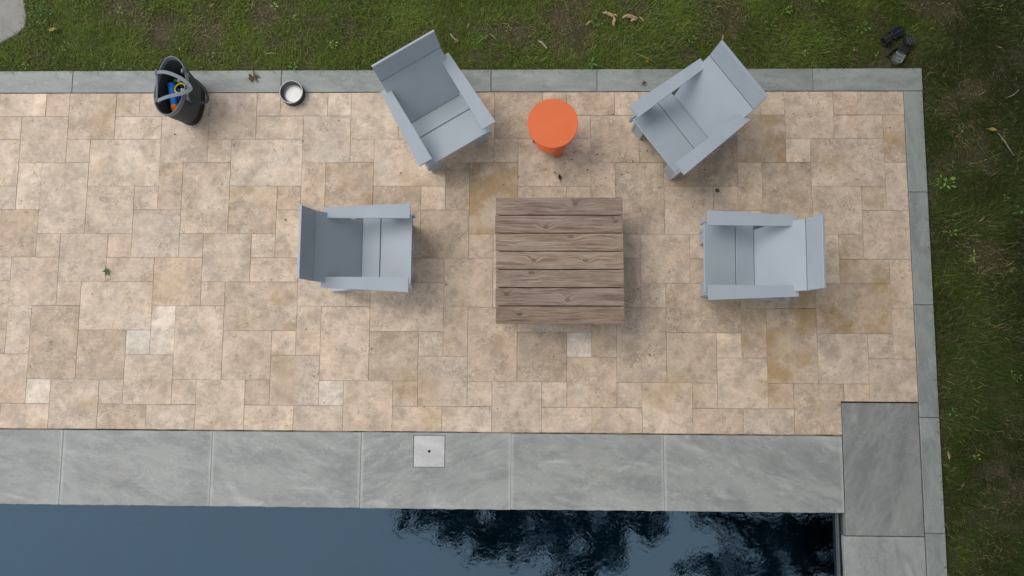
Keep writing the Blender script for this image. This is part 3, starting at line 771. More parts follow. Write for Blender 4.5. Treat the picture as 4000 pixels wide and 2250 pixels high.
# ------------------------------------------------------------------ orange side table
st_ = thing('side_table', 'small round orange side table between the two upper chairs', 'table', (4.747, -.42, .001))
MB().lathe([(.192, .430), (.1985, .4325), (.1985, .4475), (.196, .450), (.0, .450)], 72, close=False).build('table_top', M['orange'], st_)
mb = MB(); mb.lathe([(.0, .130), (.147, .130), (.150, .133), (.150, .147), (.147, .150), (.0, .150)], 64, close=False); mb.build('shelf', M['orange'], st_)
for a in (-66, 54, 174):
    mb = MB(); Mx = Matrix.Rotation(R(a), 4, 'Z'); mb.box((.133, -.032, 0), (.152, .032, .4115), .002, Mx); mb.build('leg', M['orange'], st_)
MB().lathe([(.0, .412), (.15, .412), (.15, .4295), (.0, .4295)], 32, close=False).build('under_plate', M['orange'], st_)

# ------------------------------------------------------------------ dog bowl
bo = thing('dog_bowl', 'stainless steel dog bowl with a dark navy outside on the patio edge', 'bowl', (2.5475, -.016, .001))
MB().lathe([(.0, .0), (.100, .0), (.1025, .004), (.1005, .060)], 64, close=False).build('shell', M['navy'], bo)
MB().lathe([(.1008, .0595), (.1005, .064), (.098, .0665), (.0945, .0665), (.0925, .063), (.088, .040), (.083, .018), (.078, .0115), (.068, .0095), (.0665, .0082), (.0, .0082)], 72, close=False).build('steel_liner', M['steel'], bo)

# ------------------------------------------------------------------ tote bag
BX, BY = 1.686, -.098; BH = .40
bag = thing('tote_bag', 'charcoal tote bag with grey straps standing open on the patio edge', 'bag', (BX, BY, .001))
NB = 56
def ring(z, inset=0.0):
    t_ = z/BH; a = .098+(.122-.098)*t_-inset; b_ = .185+(.243-.185)*t_-inset; out = []
    tilt = R(-4)
    for k in range(NB):
        an = 2*math.pi*k/NB; c_, s_ = math.cos(an), math.sin(an)
        p_ = 2.35-.25*t_                                          # boxy base, leaf-shaped mouth
        x = a*math.copysign(abs(c_)**(2/p_), c_); y = b_*math.copysign(abs(s_)**(2/p_), s_)
        dz = -.018*abs(c_)*t_**3+.008*abs(s_)*t_**3
        wx = .005*math.sin(3*an+z*16)*t_
        x += -.014*t_+wx; y += .008*t_
        out.append((x*math.cos(tilt)-y*math.sin(tilt), x*math.sin(tilt)+y*math.cos(tilt), z+dz))
    return out
def loft(rings, cap0=False):
    mb = MB(); v = [p for r_ in rings for p in r_]; f = []
    for i in range(len(rings)-1):
        for k in range(NB): f.append((i*NB+k, i*NB+(k+1) % NB, (i+1)*NB+(k+1) % NB, (i+1)*NB+k))
    if cap0: f.append(tuple(range(NB))[::-1])
    return mb.add(v, f, True)
loft([ring(z) for z in (.07, .12, .18, .24, .30, .352)]).build('body', M['bag'], bag)
loft([ring(.0), ring(.004, -.003), ring(.02, -.004), ring(.06, -.003), ring(.074, -.002), ring(.074, .002)], True).build('boot', M['boot'], bag)
rimo = loft([ring(.348, .0), ring(.350, -.003), ring(.398, -.003), ring(.402, -.001), ring(.402, .004), ring(.398, .006), ring(.362, .006)])
rimo.build('rim_band', M['rim'], bag)
inr = [ring(z, .006) for z in (.362, .30, .22, .12, .03)]
mb = MB(); v = [p for r_ in inr for p in r_]; f = []
for i in range(4):
    for k in range(NB): f.append((i*NB+k, i*NB+(k+1) % NB, (i+1)*NB+(k+1) % NB, (i+1)*NB+k))
f.append(tuple(range(4*NB, 5*NB))); mb.add(v, f, True); mb.build('lining', M['bag_in'], bag)
def loc(p): return (p[0]-BX, p[1]-BY, p[2])
hA = [px(605, 286, .39), px(628, 281, .415), px(662, 286, .435), px(705, 305, .44), px(735, 328, .44), px(745, 346, .44), px(733, 356, .44), px(700, 367, .44), px(655, 378, .432), px(628, 388, .415), px(608, 396, .39)]
pa = catmull([loc(p) for p in hA], 5)
nA = []
for i in range(len(pa)):
    t_ = i/(len(pa)-1); nA.append(Vector((-.55+.9*math.exp(-((t_-.5)/.16)**2), .5*math.copysign(1, .5-t_)*math.exp(-((t_-.5)/.3)**2), .9)))
mb = MB(); mb.ribbon(pa, .028, nA, .003); mb.build('handle', M['strap'], bag)
hB = [px(718, 283, .37), px(745, 302, .34), px(775, 322, .29), px(800, 350, .25), px(812, 380, .215), px(806, 398, .20), px(785, 401, .20), px(760, 396, .24), px(738, 384, .30), px(726, 372, .34)]
pb = catmull([loc(p) for p in hB], 5)
mb = MB(); mb.ribbon(pb, .024, [Vector((.75, .15, .65))]*len(pb), .004); mb.build('handle', M['dstrap'], bag)
for (xa, ya, mat_, x_in) in ((600, 0, 'strap', True), (718, 0, 'strap', False)):
    for yy_ in (281, 392) if x_in else (278, 372):           # webbing tabs folded over the rim
        p0 = px(xa-1 if x_in else xa, yy_, .395); q = loc(p0); q = (q[0]+(.022 if x_in else -.006), q[1], q[2])
        s_ = -1 if x_in else 1
        pts = [(q[0]+s_*.004, q[1], .25), (q[0]+s_*.006, q[1], .33), (q[0]+s_*.007, q[1], .395), (q[0]+s_*.002, q[1], .409), (q[0]-s_*.010, q[1], .404), (q[0]-s_*.014, q[1], .36)]
        mb = MB(); mb.ribbon(pts, .030, [(s_, 0, .05), (s_, 0, .1), (s_, 0, .4), (0, 0, 1), (-s_, 0, .5), (-s_, 0, 0)], .004); mb.build('strap_tab', M[mat_], bag)
for x_ in (612, 733):
    pts = [loc(px(x_, y_, .385)) for y_ in (285, 310, 340, 370, 392)]
    mb = MB(); mb.ribbon(pts, .014, [(0.3 if x_ < 700 else 1, 0, 1)]*5, .004); mb.build('cross_strap', M['strap'], bag)
# three daisy chain loops on the outside
for k in range(3):
    q = loc(px(743+k*10, 405+k*5, .25)); mb = MB(); mb.box((q[0]-.004, q[1]-.012, .235), (q[0]+.004, q[1]+.012, .262), .001); mb.build('loop', M['dstrap'], bag)
# toys in the bag (things of their own)
a_, b_ = px(670, 327, .26), px(686, 432, .235); d_ = (b_-a_)
toy = thing('foam_toy', 'blue cylindrical foam toy with an orange tip in the tote bag', 'toy', tuple(a_))
t1 = MB(); t1.tube([d_*0-d_*.02, d_*.0, d_*.03, d_*.80], [.026, .031, .033, .033], 24); t1.build('body', M['blue'], toy)
t1 = MB(); t1.tube([d_*.801, d_*.93, d_*1.0, d_*1.06, d_*1.09], [.033, .0325, .030, .022, .008], 24); t1.build('tip', M['toy_orange'], toy)
cen = d_*.19+Vector((-.012, 0, .031)); t1 = MB(); t1.tube([cen+Vector((.008*math.cos(q_), .009*math.sin(q_), -.000)) for q_ in [2*math.pi*i/14 for i in range(14)]], .0015, 5, closed=True); t1.build('letter', M['dblue'], toy)
a_, b_ = px(698, 345, .25), px(704, 432, .19)
t1 = MB(); t1.tube([a_, a_.lerp(b_, .04), a_.lerp(b_, .25), a_.lerp(b_, .27), a_.lerp(b_, .9), b_], [.014, .018, .018, .021, .021, .014], 18)
tag(t1.build('blue_bottle', M['dblue']), 'slim deep blue bottle beside the foam toy in the tote bag', 'bottle')
a_, b_ = px(697, 322, .25), px(713, 300, .27)
t1 = MB(); t1.tube([a_, a_.lerp(b_, .1), a_.lerp(b_, .9), b_], [.012, .020, .020, .012], 18); tag(t1.build('grey_toy', M['palegrey']), 'pale grey rubber toy at the top of the tote bag', 'toy')
t1 = MB(); cc = px(706, 345, .285); t1.tube([cc+Vector((.045*math.cos(q_)-.005, .045*math.sin(q_), .012*math.cos(q_+1))) for q_ in [2*math.pi*i/24 for i in range(24)]], .0065, 8, closed=True)
tag(t1.build('toy_ring', M['yellow']), 'yellow rubber ring lying in the tote bag', 'toy')
a_ = px(686, 316, .25); t1 = MB(); t1.lathe([(.0, -.018), (.012, -.015), (.018, 0), (.012, .015), (.0, .018)], 16, Matrix.Translation(a_), close=False)
tag(t1.build('green_ball', M['green']), 'small shiny green ball in the tote bag', 'ball')
a_ = px(713, 352, .25); t1 = MB(); t1.lathe([(.0, -.014), (.012, -.009), (.016, 0.002), (.008, .008), (.011, .013), (.0, .016)], 9, Matrix.Translation(a_), close=False)
tag(t1.build('foil_wrapper', M['mint']), 'crumpled mint green wrapper in the tote bag', 'wrapper')
a_ = px(712, 334, .22); t1 = MB(); t1.lathe([(.0, -.02), (.02, -.014), (.026, 0), (.017, .012), (.0, .014)], 12, Matrix.Translation(a_), close=False)
tag(t1.build('maroon_cloth', M['maroon']), 'maroon cloth bundle in the tote bag', 'cloth')

# ------------------------------------------------------------------ two garden spotlights lying in the grass
def frame(p, ang, pitch=0.0): return Matrix.Translation(p) @ Matrix.Rotation(ang, 4, 'Z') @ Matrix.Rotation(pitch, 4, 'Y')
pA = px(3507, 124, .03)
la = thing('garden_spotlight', 'black garden spotlight with a square dark panel lying in the grass', 'lamp', (pA.x, pA.y, GZ+.012), R(33))
MB().box((-.047, -.042, .010), (.055, .042, .042), .004).build('panel_box', M['blackp'], la)
mb = MB()
for i in range(2):
    for j in range(2): mb.box((-.040+i*.046, -.036+j*.037, .0422), (.003+i*.046, -.001+j*.037, .0445), .0005)
mb.build('solar_cells', M['panel'], la)
MB().box((-.041, -.0008, .0422), (.052, .0010, .0447)).build('trim', M['silver'], la)
mb = MB(); Mx = Matrix.Rotation(R(-90), 4, 'Y'); Mx = Matrix.Translation((-.055, -.004, .034)) @ Mx
mb.lathe([(.0, 0), (.026, 0), (.030, .010), (.030, .022), (.027, .024), (.027, .028), (.034, .032), (.036, .085), (.033, .087), (.031, .078), (.0, .076)], 28, Mx, close=False); mb.build('lamp_head', M['blackp'], la)
mb = MB(); mb.lathe([(.026, .079), (.032, .080), (.032, .0815), (.026, .0805)], 28, Mx, close=False); mb.build('lens_ring', M['silver'], la)
pB = px(3535, 185, .03)
lb = thing('garden_spotlight', 'black spotlight with round studded head and clear plastic cover in the grass', 'lamp', (pB.x, pB.y, GZ+.012), R(58))
MB().box((-.055, -.038, .006), (.030, .040, .050), .004).build('housing', M['blackp'], lb)
mb = MB(); mb.lathe([(.0, .0), (.034, 0), (.040, .012), (.044, .050), (.042, .054), (.038, .050), (.0, .048)], 28, Matrix.Translation((.060, .002, .022)), close=False); mb.build('lamp_head', M['blackp'], lb)
mb = MB()
for k in range(14):
    a = k*2.4; r_ = .009*math.sqrt(k+.3)
    mb.lathe([(.004, 0), (.0035, .003), (.0, .004)], 8, Matrix.Translation((.060+r_*math.cos(a), .002+r_*math.sin(a), .071)), close=False)
mb.build('lens_studs', M['silver'], lb)
mb = MB(); mb.prism([(-.15, -.022), (-.128, -.045), (-.056, -.044), (-.056, .040), (-.118, .042), (-.15, .020)], .008, .052, ch=.003); mb.build('clear_cover', M['clear'], lb)
for i in range(3): MB().box((-.082-.016*i, -.042, .046), (-.073-.016*i, .040-.012*i, .0535), .001).build('cover_rib', M['clear'] if i == 1 else M['silver'], lb)
mb = MB(); mb.tube([(-.02, .05, .02), (-.06, .075, .015), (-.125, .085, .010)], [.016, .015, .010], 12); mb.build('stake', M['blackp'], lb)

# ------------------------------------------------------------------ fallen leaves, twigs, weeds
def leaf_mesh(outline, size, curl=.25, stem=.4, th=.0006, seed=0):
    "outline in unit coords along +x; folded about the midrib"
    r_ = random.Random(seed); mb = MB(); n = len(outline); v = []
    zf = lambda x, y: size*(curl*abs(y)*.9+curl*.5*(x-.5)**2+.05*math.sin(9*x+seed)+.04*math.cos(11*y+seed*2))
    c = (.5, 0.0); zmin = min(zf(x, y) for x, y in outline+[c])
    top = [(x*size, y*size, zf(x, y)-zmin+.002) for x, y in outline]; k = len(top)
    cz = zf(*c)-zmin+.002
    v = top+[(c[0]*size, 0, cz)]+[(p[0], p[1], p[2]-th) for p in top]+[(c[0]*size, 0, cz-th)]
    f = [(i, (i+1) % k, k) for i in range(k)]+[((i+1) % k+k+1, i+k+1, 2*k+1) for i in range(k)]+[(i, i+k+1, (i+1) % k+k+1, (i+1) % k) for i in range(k)]
    mb.add(v, f)
    if stem > 0:
        p0 = Vector((0.0, 0, zf(0, 0)-zmin+.002)); mb.tube([p0+Vector((.02*size, 0, 0)), p0+Vector((-stem*.5*size, .04*size, -p0.z*.4)), Vector((-stem*size, .10*size, .0025))], [.0012, .001, .0008], 5)
    return mb
OVAL = [(0, 0), (.12, -.10), (.32, -.20), (.58, -.21), (.82, -.11), (1, 0), (.82, .11), (.58, .21), (.32, .20), (.12, .10)]
LANCE = [(0, 0), (.2, -.10), (.5, -.13), (.8, -.07), (1, 0), (.8, .07), (.5, .13), (.2, .10)]
OAK = [(0, 0), (.14, -.07), (.24, -.36), (.32, -.38), (.36, -.10), (.50, -.12), (.60, -.46), (.72, -.42), (.66, -.12), (.80, -.09), (1.0, -.16), (.96, .02), (.80, .08), (.70, .13), (.78, .42), (.66, .44), (.54, .12), (.40, .12), (.34, .33), (.24, .32), (.16, .06)]
STAR = [(0, 0), (.22, -.08), (.28, -.36), (.44, -.12), (.78, -.30), (.66, -.05), (1.0, .05), (.64, .12), (.60, .40), (.40, .14), (.18, .30), (.18, .07)]
def leaf(name, mat, x, y, z, size, ang, label, cat='leaf', outline=OVAL, curl=.25, stem=.35, group=None, seed=0):
    p = px(x, y, z); o = leaf_mesh(outline, size, curl, stem, seed=seed).build(name, M[mat])
    o.location = (p.x, p.y, z); o.rotation_euler = (0, 0, R(ang)); return tag(o, label, cat, group)
leaf('oak_leaf', 'brown_leaf', 968, 310, .002, .105, 18, 'brown lobed oak leaf on the border stone between bag and bowl', outline=OAK, curl=.3, stem=.3, seed=1)
leaf('dead_leaf', 'dark_leaf', 2189, 706, .001, .058, 100, 'dark curled dead leaf below the orange side table', outline=OVAL, curl=.9, stem=.35, seed=2)
leaf('dead_leaf', 'dark_leaf', 2170, 680, .001, .030, 120, 'small dark leaf tip curled beside the dead leaf below the orange table', outline=LANCE, curl=1.4, stem=.5, seed=3)
leaf('green_leaf', 'dgreen_leaf', 2791, 738, .001, .056, -35, 'dark green torn leaf above the right hand chair', outline=STAR, curl=.3, stem=.0, seed=4)
leaf('green_leaf', 'green_leaf', 411, 1046, .001, .085, -62, 'torn pale green leaf on the tiles far left', outline=STAR, curl=.2, stem=.25, seed=5)
leaf('green_leaf', 'dgreen_leaf', 1110, 860, .001, .026, 10, 'tiny dark green star leaf behind the left chair', outline=STAR, curl=.3, stem=0, seed=6)
leaf('green_leaf', 'green_leaf', 752, 1095, .001, .018, 25, 'tiny green leaf scrap on the left tiles', outline=LANCE, curl=.2, stem=0, seed=7)
leaf('dead_leaf', 'brown_leaf', 2507, 332, .002, .046, 40, 'small brown leaf on the border stone beside the angled right chair', outline=OAK, curl=.5, stem=.4, seed=8)
leaf('dead_leaf', 'dark_leaf', 2748, 665, .001, .022, 30, 'dark leaf crumb under the front of the upper right chair', outline=OVAL, curl=.5, stem=0, seed=9)
GL = GZ+.040
LV = [(192, 120, .075, 14, 'yellow_leaf', 'pale yellow leaf in the grass right of the stepping stone'), (815, 28, .070, 35, 'tan_leaf', 'curled tan leaf in the grass at the top edge above the bag'),
      (700, 198, .030, 80, 'tan_leaf', 'small brown leaf in the grass just above the tote bag'), (1826, 108, .050, 70, 'tan_leaf', 'tan leaf in the grass above the upper left chair'),
      (1775, 165, .042, 20, 'tan_leaf', 'tan leaf at the end of a broken twig right of the upper left chair'), (1665, 98, .028, 60, 'tan_leaf', 'tiny tan leaf in the grass above the upper left chair back'),
      (3858, 505, .072, -4, 'yellow_leaf', 'yellow leaf in the right lawn with a long stem'), (3822, 868, .070, 42, 'tan_leaf', 'tan leaf in the dark right lawn beside the border'),
      (3780, 488, .055, -30, 'brown_leaf', 'brown leaf in the right lawn left of the yellow leaf'), (3708, 1795, .070, 100, 'tan_leaf', 'dry brown leaf in the lawn near the pool corner'),
      (2524, 240, .020, 10, 'toy_orange', 'tiny orange fungus cap in the grass beside the upper right chair'), (2817, 155, .055, 72, 'tan_leaf', 'reddish tan leaf above the upper right chair back'),
      (2745, 103, .030, 20, 'brown_leaf', 'small brown leaf in the lawn above the upper right chair'), (3893, 182, .05, -20, 'tan_leaf', 'faded tan leaf in the upper right lawn'),
      (2225, 14, .04, 10, 'brown_leaf', 'small brown leaf at the top edge above the side table'), (3755, 1905, .05, 60, 'brown_leaf', 'brown leaf in the lawn low on the right')]
for i, (x, y, s_, a, mt, lb_) in enumerate(LV):
    leaf('fallen_leaf', mt, x, y, GL, s_, a, lb_, outline=OVAL if i % 2 == 0 else LANCE, curl=.35, stem=.25, group='leaves fallen on the lawn', seed=20+i)
def strip(name, mat, pts, wid, label, cat, z=GL):
    P_ = [Vector((q.x, q.y, z+.006+.006*math.sin(i*1.9))) for i, q in enumerate(px(*p, z) for p in pts)]; P2 = catmull(P_, 4); n = len(P2)
    mb = MB(); mb.tube(P2, [max(.0012, wid*.5*(.25+1.1*math.sin(math.pi*(i+.6)/(n+.4)))) for i in range(n)], 6); return tag(mb.build(name, M[mat]), label, cat, 'bark strips and twigs on the lawn')
strip('bark_strip', 'straw', [(2354, 50), (2372, 54), (2392, 62), (2398, 69)], .022, 'pale bark strip in the lawn above the side table, upper left of three', 'bark')
strip('bark_strip', 'straw', [(2399, 68), (2400, 80), (2397, 92), (2399, 102)], .020, 'short bark strip pointing down in the lawn above the side table', 'bark')
strip('bark_strip', 'straw', [(2430, 71), (2450, 64), (2470, 67), (2492, 73)], .024, 'long arched bark strip in the lawn, right of the other bark strips', 'bark')
strip('bark_strip', 'straw', [(2462, 84), (2474, 79), (2487, 79)], .018, 'small tan bark flake under the arched bark strip', 'bark')
strip('bark_strip', 'straw', [(2498, 67), (2507, 76), (2515, 85)], .010, 'thin pale bark sliver right of the arched bark strip', 'bark')
strip('bark_strip', 'straw', [(2289, 100), (2300, 90), (2315, 81)], .012, 'tan bark sliver left of the other bark strips', 'bark')
strip('bark_strip', 'straw', [(2396, 55), (2405, 62), (2413, 67)], .010, 'pale wood chip touching the bark strips', 'bark')
strip('twig', 'twig', [(2102, 161), (2115, 168), (2127, 178), (2138, 191)], .016, 'grey stick in the grass above the orange side table', 'twig')
strip('twig', 'twig', [(1760, 132), (1766, 143), (1776, 152), (1788, 158)], .013, 'broken pale twig right of the upper left chair back', 'twig')
strip('twig', 'twig', [(1036, 212), (1056, 210), (1080, 209)], .006, 'thin white straw in the grass above the bowl', 'twig')
strip('twig', 'twig', [(3896, 520), (3915, 545), (3938, 575), (3960, 608)], .006, 'thin bent twig in the right lawn by the yellow leaf', 'twig')
strip('twig', 'twig', [(2820, 158), (2823, 150), (2825, 141)], .008, 'reddish twig standing above the upper right chair back', 'twig')
strip('twig', 'twig', [(3980, 350), (3955, 372), (3930, 382)], .005, 'thin twig at the right edge of the upper right lawn', 'twig')
strip('grass_stalk', 'weed2', [(1858, 178), (1880, 158), (1912, 131)], .006, 'long pale grass stalk bent to the left above the side table', 'grass')
strip('grass_stalk', 'weed2', [(1913, 131), (1928, 146), (1942, 160)], .007, 'long pale grass stalk bent to the right above the side table', 'grass')
strip('grass_stalk', 'weed2', [(2482, 208), (2520, 226), (2562, 246)], .005, 'long thin grass stalk left of the upper right chair', 'grass')
def weed(x, y, n, size, mat, label, spread=.05, seed=0, broad=OVAL):
    r_ = random.Random(seed); p = px(x, y, GL)
    t_ = thing('weed', label, 'plant', (p.x, p.y, GZ), r_.uniform(0, 6), 'weeds in the lawn')
    st2 = MB()
    for k in range(n):
        a = 2*math.pi*k/n+r_.uniform(-.5, .5); rr = spread*math.sqrt(r_.random()); s_ = size*r_.uniform(.7, 1.25)
        o = leaf_mesh(broad, s_, .25, .2, seed=seed+k).build('leaf', M[mat], t_)
        o.location = (rr*math.cos(a), rr*math.sin(a), .040+r_.uniform(0, .02)); o.rotation_euler = (r_.uniform(-.3, .3), r_.uniform(-.35, .05), a+r_.uniform(-.6, .6))
        st2.tube([(0, 0, 0), (rr*.6*math.cos(a), rr*.6*math.sin(a), .03), (rr*math.cos(a), rr*math.sin(a), .043)], .0009, 4)
    st2.build('stem', M[mat], t_)
WD = [(150, 35, 16, .024, 'ivy', .075, 'blue green creeping weed beside the stepping stone, upper clump'), (172, 62, 14, .024, 'ivy', .07, 'blue green creeping weed right of the stepping stone, lower clump'),
      (128, 96, 3, .026, 'ivy', .012, 'single ivy like leaf near the stepping stone edge'), (92, 25, 4, .02, 'weed2', .02, 'yellow green sprout at the stepping stone edge'), (92, 90, 4, .02, 'weed', .02, 'green sprout leaning on the stepping stone'),
      (258, 184, 6, .020, 'weed2', .035, 'pale weed in the lawn midway between stepping stone and border'), (475, 42, 6, .022, 'weed2', .03, 'pale green weed beside a bare patch at the top left'), (592, 32, 5, .022, 'weed2', .022, 'light green sprout at the top edge above the bag'),
      (348, 10, 4, .02, 'weed', .02, 'small sprout at the very top edge on the left'), (1078, 28, 5, .034, 'weed2', .02, 'bright green broad weed at the top edge above the bowl'), (1152, 70, 5, .024, 'weed2', .02, 'bright weed sprig right of the top edge weed above the bowl'),
      (1302, 177, 7, .024, 'weed2', .03, 'bright weed left of the upper left chair back'), (1152, 266, 5, .030, 'weed', .022, 'weed growing at the border edge right of the bowl'), (100, 256, 4, .02, 'weed2', .02, 'tiny weed at the border edge far left'),
      (405, 254, 4, .02, 'weed2', .02, 'tiny weed at the border edge left of the bag'), (824, 215, 4, .02, 'weed2', .02, 'tiny pale weed in the grass above the oak leaf'), (1392, 265, 4, .022, 'weed', .02, 'small weed at the border edge left of the upper left chair'),
      (1864, 160, 10, .018, 'weed', .05, 'dark clover patch right of the upper left chair back'), (1520, 65, 6, .02, 'weed', .03, 'slender weed above the upper left chair back'), (1985, 113, 5, .020, 'weed2', .022, 'bright clover sprig above the side table'),
      (2312, 250, 9, .050, 'weed', .012, 'broad leaved rosette weed at the border edge right of the side table'), (2334, 88, 7, .020, 'weed', .035, 'green clover patch below the bark strips'), (2560, 52, 8, .020, 'weed', .045, 'clover patch at the top right of the bark strips'),
      (2568, 92, 6, .018, 'weed', .03, 'small clover patch right of the bark strips'), (2690, 145, 8, .022, 'weed', .05, 'clover patch above the upper right chair arm'), (2218, 118, 6, .018, 'weed', .03, 'clover sprig in the grass above the side table'),
      (3078, 40, 6, .024, 'weed2', .025, 'bright weed in the upper lawn right of the upper right chair'), (3198, 10, 4, .026, 'weed2', .02, 'bright sprig at the top edge right of the upper right chair'), (3010, 92, 9, .024, 'weed', .06, 'dark weed patch above and right of the upper right chair'),
      (3366, 108, 8, .026, 'weed', .045, 'pale clover patch left of the garden spotlights'), (3142, 211, 4, .026, 'weed2', .016, 'bright heart shaped leaves above the border right of the upper right chair'), (3421, 214, 3, .022, 'weed2', .016, 'two bright small leaves left of the clear cover'),
      (3905, 32, 4, .024, 'weed2', .02, 'bright sprig near the top right corner'), (3692, 715, 12, .034, 'weed2', .065, 'bright green leafy weed in the right lawn near the border'), (3748, 505, 5, .026, 'weed', .02, 'green weed left of the brown leaf in the right lawn'),
      (3720, 910, 6, .022, 'weed2', .025, 'bright weed in the dark right lawn beside the chair height'), (3800, 1000, 7, .028, 'weed2', .03, 'bright weed further down the dark right lawn'), (3980, 826, 7, .028, 'weed', .04, 'weed at the right edge of the lawn'),
      (3715, 642, 4, .020, 'weed', .02, 'small sprig just above the leafy weed in the right lawn'), (3718, 1613, 5, .024, 'weed', .02, 'weed beside the border near the corner slab'), (3812, 1784, 4, .024, 'weed2', .016, 'single bright weed low in the right lawn'),
      (3962, 1470, 6, .020, 'weed2', .04, 'yellow green weed at the right edge near the corner slab height'), (3925, 768, 4, .02, 'weed', .02, 'tiny sprig in the right lawn above the tan leaf'), (2460, 150, 6, .02, 'weed', .04, 'dark clover in the grass left of the upper right chair')]
for i, q in enumerate(WD): weed(q[0], q[1], q[2], q[3], q[4], q[6], q[5], seed=100+i*7, broad=LANCE if q[3] > .045 else OVAL)

# ------------------------------------------------------------------ trees (two seen in the water, the rest unseen to the right)
def tree(name, label, base, top, clumps, leaves, rad=.22, seed=1, leaf_s=.10):
    r_ = np.random.default_rng(seed); bx_, by_ = base
    t_ = thing(name, label, 'tree', (bx_, by_, GZ), 0.0, 'trees round the patio')
    mb = MB(); fork = Vector((top[0]-bx_, top[1]-by_, top[2]))*1.0
    b0 = Vector((0, 0, 0)); mid = fork*.5+Vector((.15, -.1, 0)); mb.tube([b0, Vector((0, 0, .4)), mid, fork], [rad*1.35, rad, rad*.8, rad*.55], 10)
    for (cx0, cy0, cz0, cr) in clumps:
        e = Vector((cx0-bx_, cy0-by_, cz0)); s0 = mid.lerp(fork, .3+.7*r_.random())
        m1 = s0.lerp(e, .5)+Vector((r_.normal(0, .2), r_.normal(0, .2), .35))
        mb.tube([s0, m1, e], [rad*.34, rad*.2, rad*.07], 6)
        for k in range(4):
            q = e+Vector(r_.normal(0, cr*.55, 3)); mb.tube([m1.lerp(e, .55), (m1+e+q*2)/4+Vector((0, 0, .05)), q], [rad*.1, rad*.06, .008], 5)
    mb.build('trunk', M['bark'], t_)
    vol = np.array([c[3]**1.7 for c in clumps]); cnt = (leaves*vol/vol.sum()*np.array([.55 if c[3] < .7 else 1.15 for c in clumps])).astype(int); pos = []
    for c, n in zip(clumps, cnt):
        m_ = max(5, n//(170 if c[3] < .7 else 60)); sub = r_.normal(0, 1, (m_, 3)); sub /= np.linalg.norm(sub, axis=1)[:, None]
        sub = sub*(r_.random(m_)**.45)[:, None]*c[3]*np.array([1, 1, .62])
        pick = r_.integers(0, m_, n); pos.append(np.array([c[0]-bx_, c[1]-by_, c[2]])+sub[pick]+r_.normal(0, .085*min(1, c[3]+.4), (n, 3)))
    P_ = np.concatenate(pos); N = len(P_)
    d = r_.normal(0, 1, (N, 3)); d /= np.linalg.norm(d, axis=1)[:, None]; u = np.cross(d, r_.normal(0, 1, (N, 3))); u /= np.linalg.norm(u, axis=1)[:, None]
    s_ = leaf_s*r_.uniform(.6, 1.3, N)[:, None]
    V = np.stack([P_-d*s_*.5, P_+u*s_*.28, P_+d*s_*.5, P_-u*s_*.28], 1).reshape(-1, 3)
    me = bpy.data.meshes.new('crown'); me.vertices.add(N*4); me.vertices.foreach_set('co', V.ravel().astype(np.float32))
    me.loops.add(N*4); me.loops.foreach_set('vertex_index', np.arange(N*4, dtype=np.int32)); me.polygons.add(N)
    me.polygons.foreach_set('loop_start', (np.arange(N)*4).astype(np.int32)); me.update(calc_edges=True)
    obj('crown', me, M['crown'], t_); return t_
c1 = [(1.91, -5.57, 9.84, 0.3), (2.19, -5.58, 10.14, 0.45), (2.66, -5.57, 9.97, 0.5), (2.86, -5.8, 10.2, 0.32), (3.25, -5.64, 10.23, 0.5), (3.14, -5.79, 9.67, 0.25), (3.68, -5.46, 9.61, 0.6), (3.81, -5.95, 10.44, 0.5), (3.62, -6.09, 9.86, 0.4), (3.84, -6.3, 9.83, 0.42), (3.41, -6.61, 10.6, 0.22), (4.16, -6.14, 10.07, 0.45), (4.32, -5.78, 10.44, 0.6), (4.55, -5.49, 10.08, 0.6), (4.72, -6.01, 10.24, 0.3), (4.93, -5.52, 9.75, 0.6), (5.33, -5.67, 10.23, 0.6), (5.63, -6.0, 10.47, 0.55), (5.55, -6.24, 10.12, 0.5), (6.07, -5.91, 10.34, 0.6), (6.06, -6.27, 10.27, 0.55), (6.38, -6.12, 9.66, 0.45), (6.29, -6.67, 10.36, 0.4), (5.66, -6.74, 10.19, 0.45), (5.21, -6.78, 9.9, 0.3), (6.49, -5.54, 9.63, 0.45), (6.99, -5.81, 10.47, 0.42), (7.2, -5.84, 10.07, 0.36), (7.36, -5.72, 10.32, 0.25), (6.64, -6.65, 10.48, 0.2), (3.0, -6.21, 10.31, 0.18), (5.06, -6.46, 10.52, 0.15), (4.66, -6.38, 9.99, 0.2)]
c1 += [(4.2, -3.2, 11.3, 1.3), (6.0, -3.0, 11.5, 1.4), (7.6, -3.0, 11.0, 1.3), (8.2, -1.4, 11.2, 1.6), (6.6, -.8, 12.0, 1.5), (9.0, .4, 11.0, 1.7), (7.6, 1.6, 10.8, 1.6)]
r9 = random.Random(5)
c1 += [(r9.uniform(3.0, 8.0), r9.uniform(-2.8, 3.2), r9.uniform(9.5, 12.5), r9.uniform(1.0, 1.5)) for k in range(16)]
tree('oak_tree', 'tall leafy tree above the patio, seen mirrored in the pool', (8.2, 4.2), (7.4, .2, 9.0), c1, 130000, .26, 3, .115)
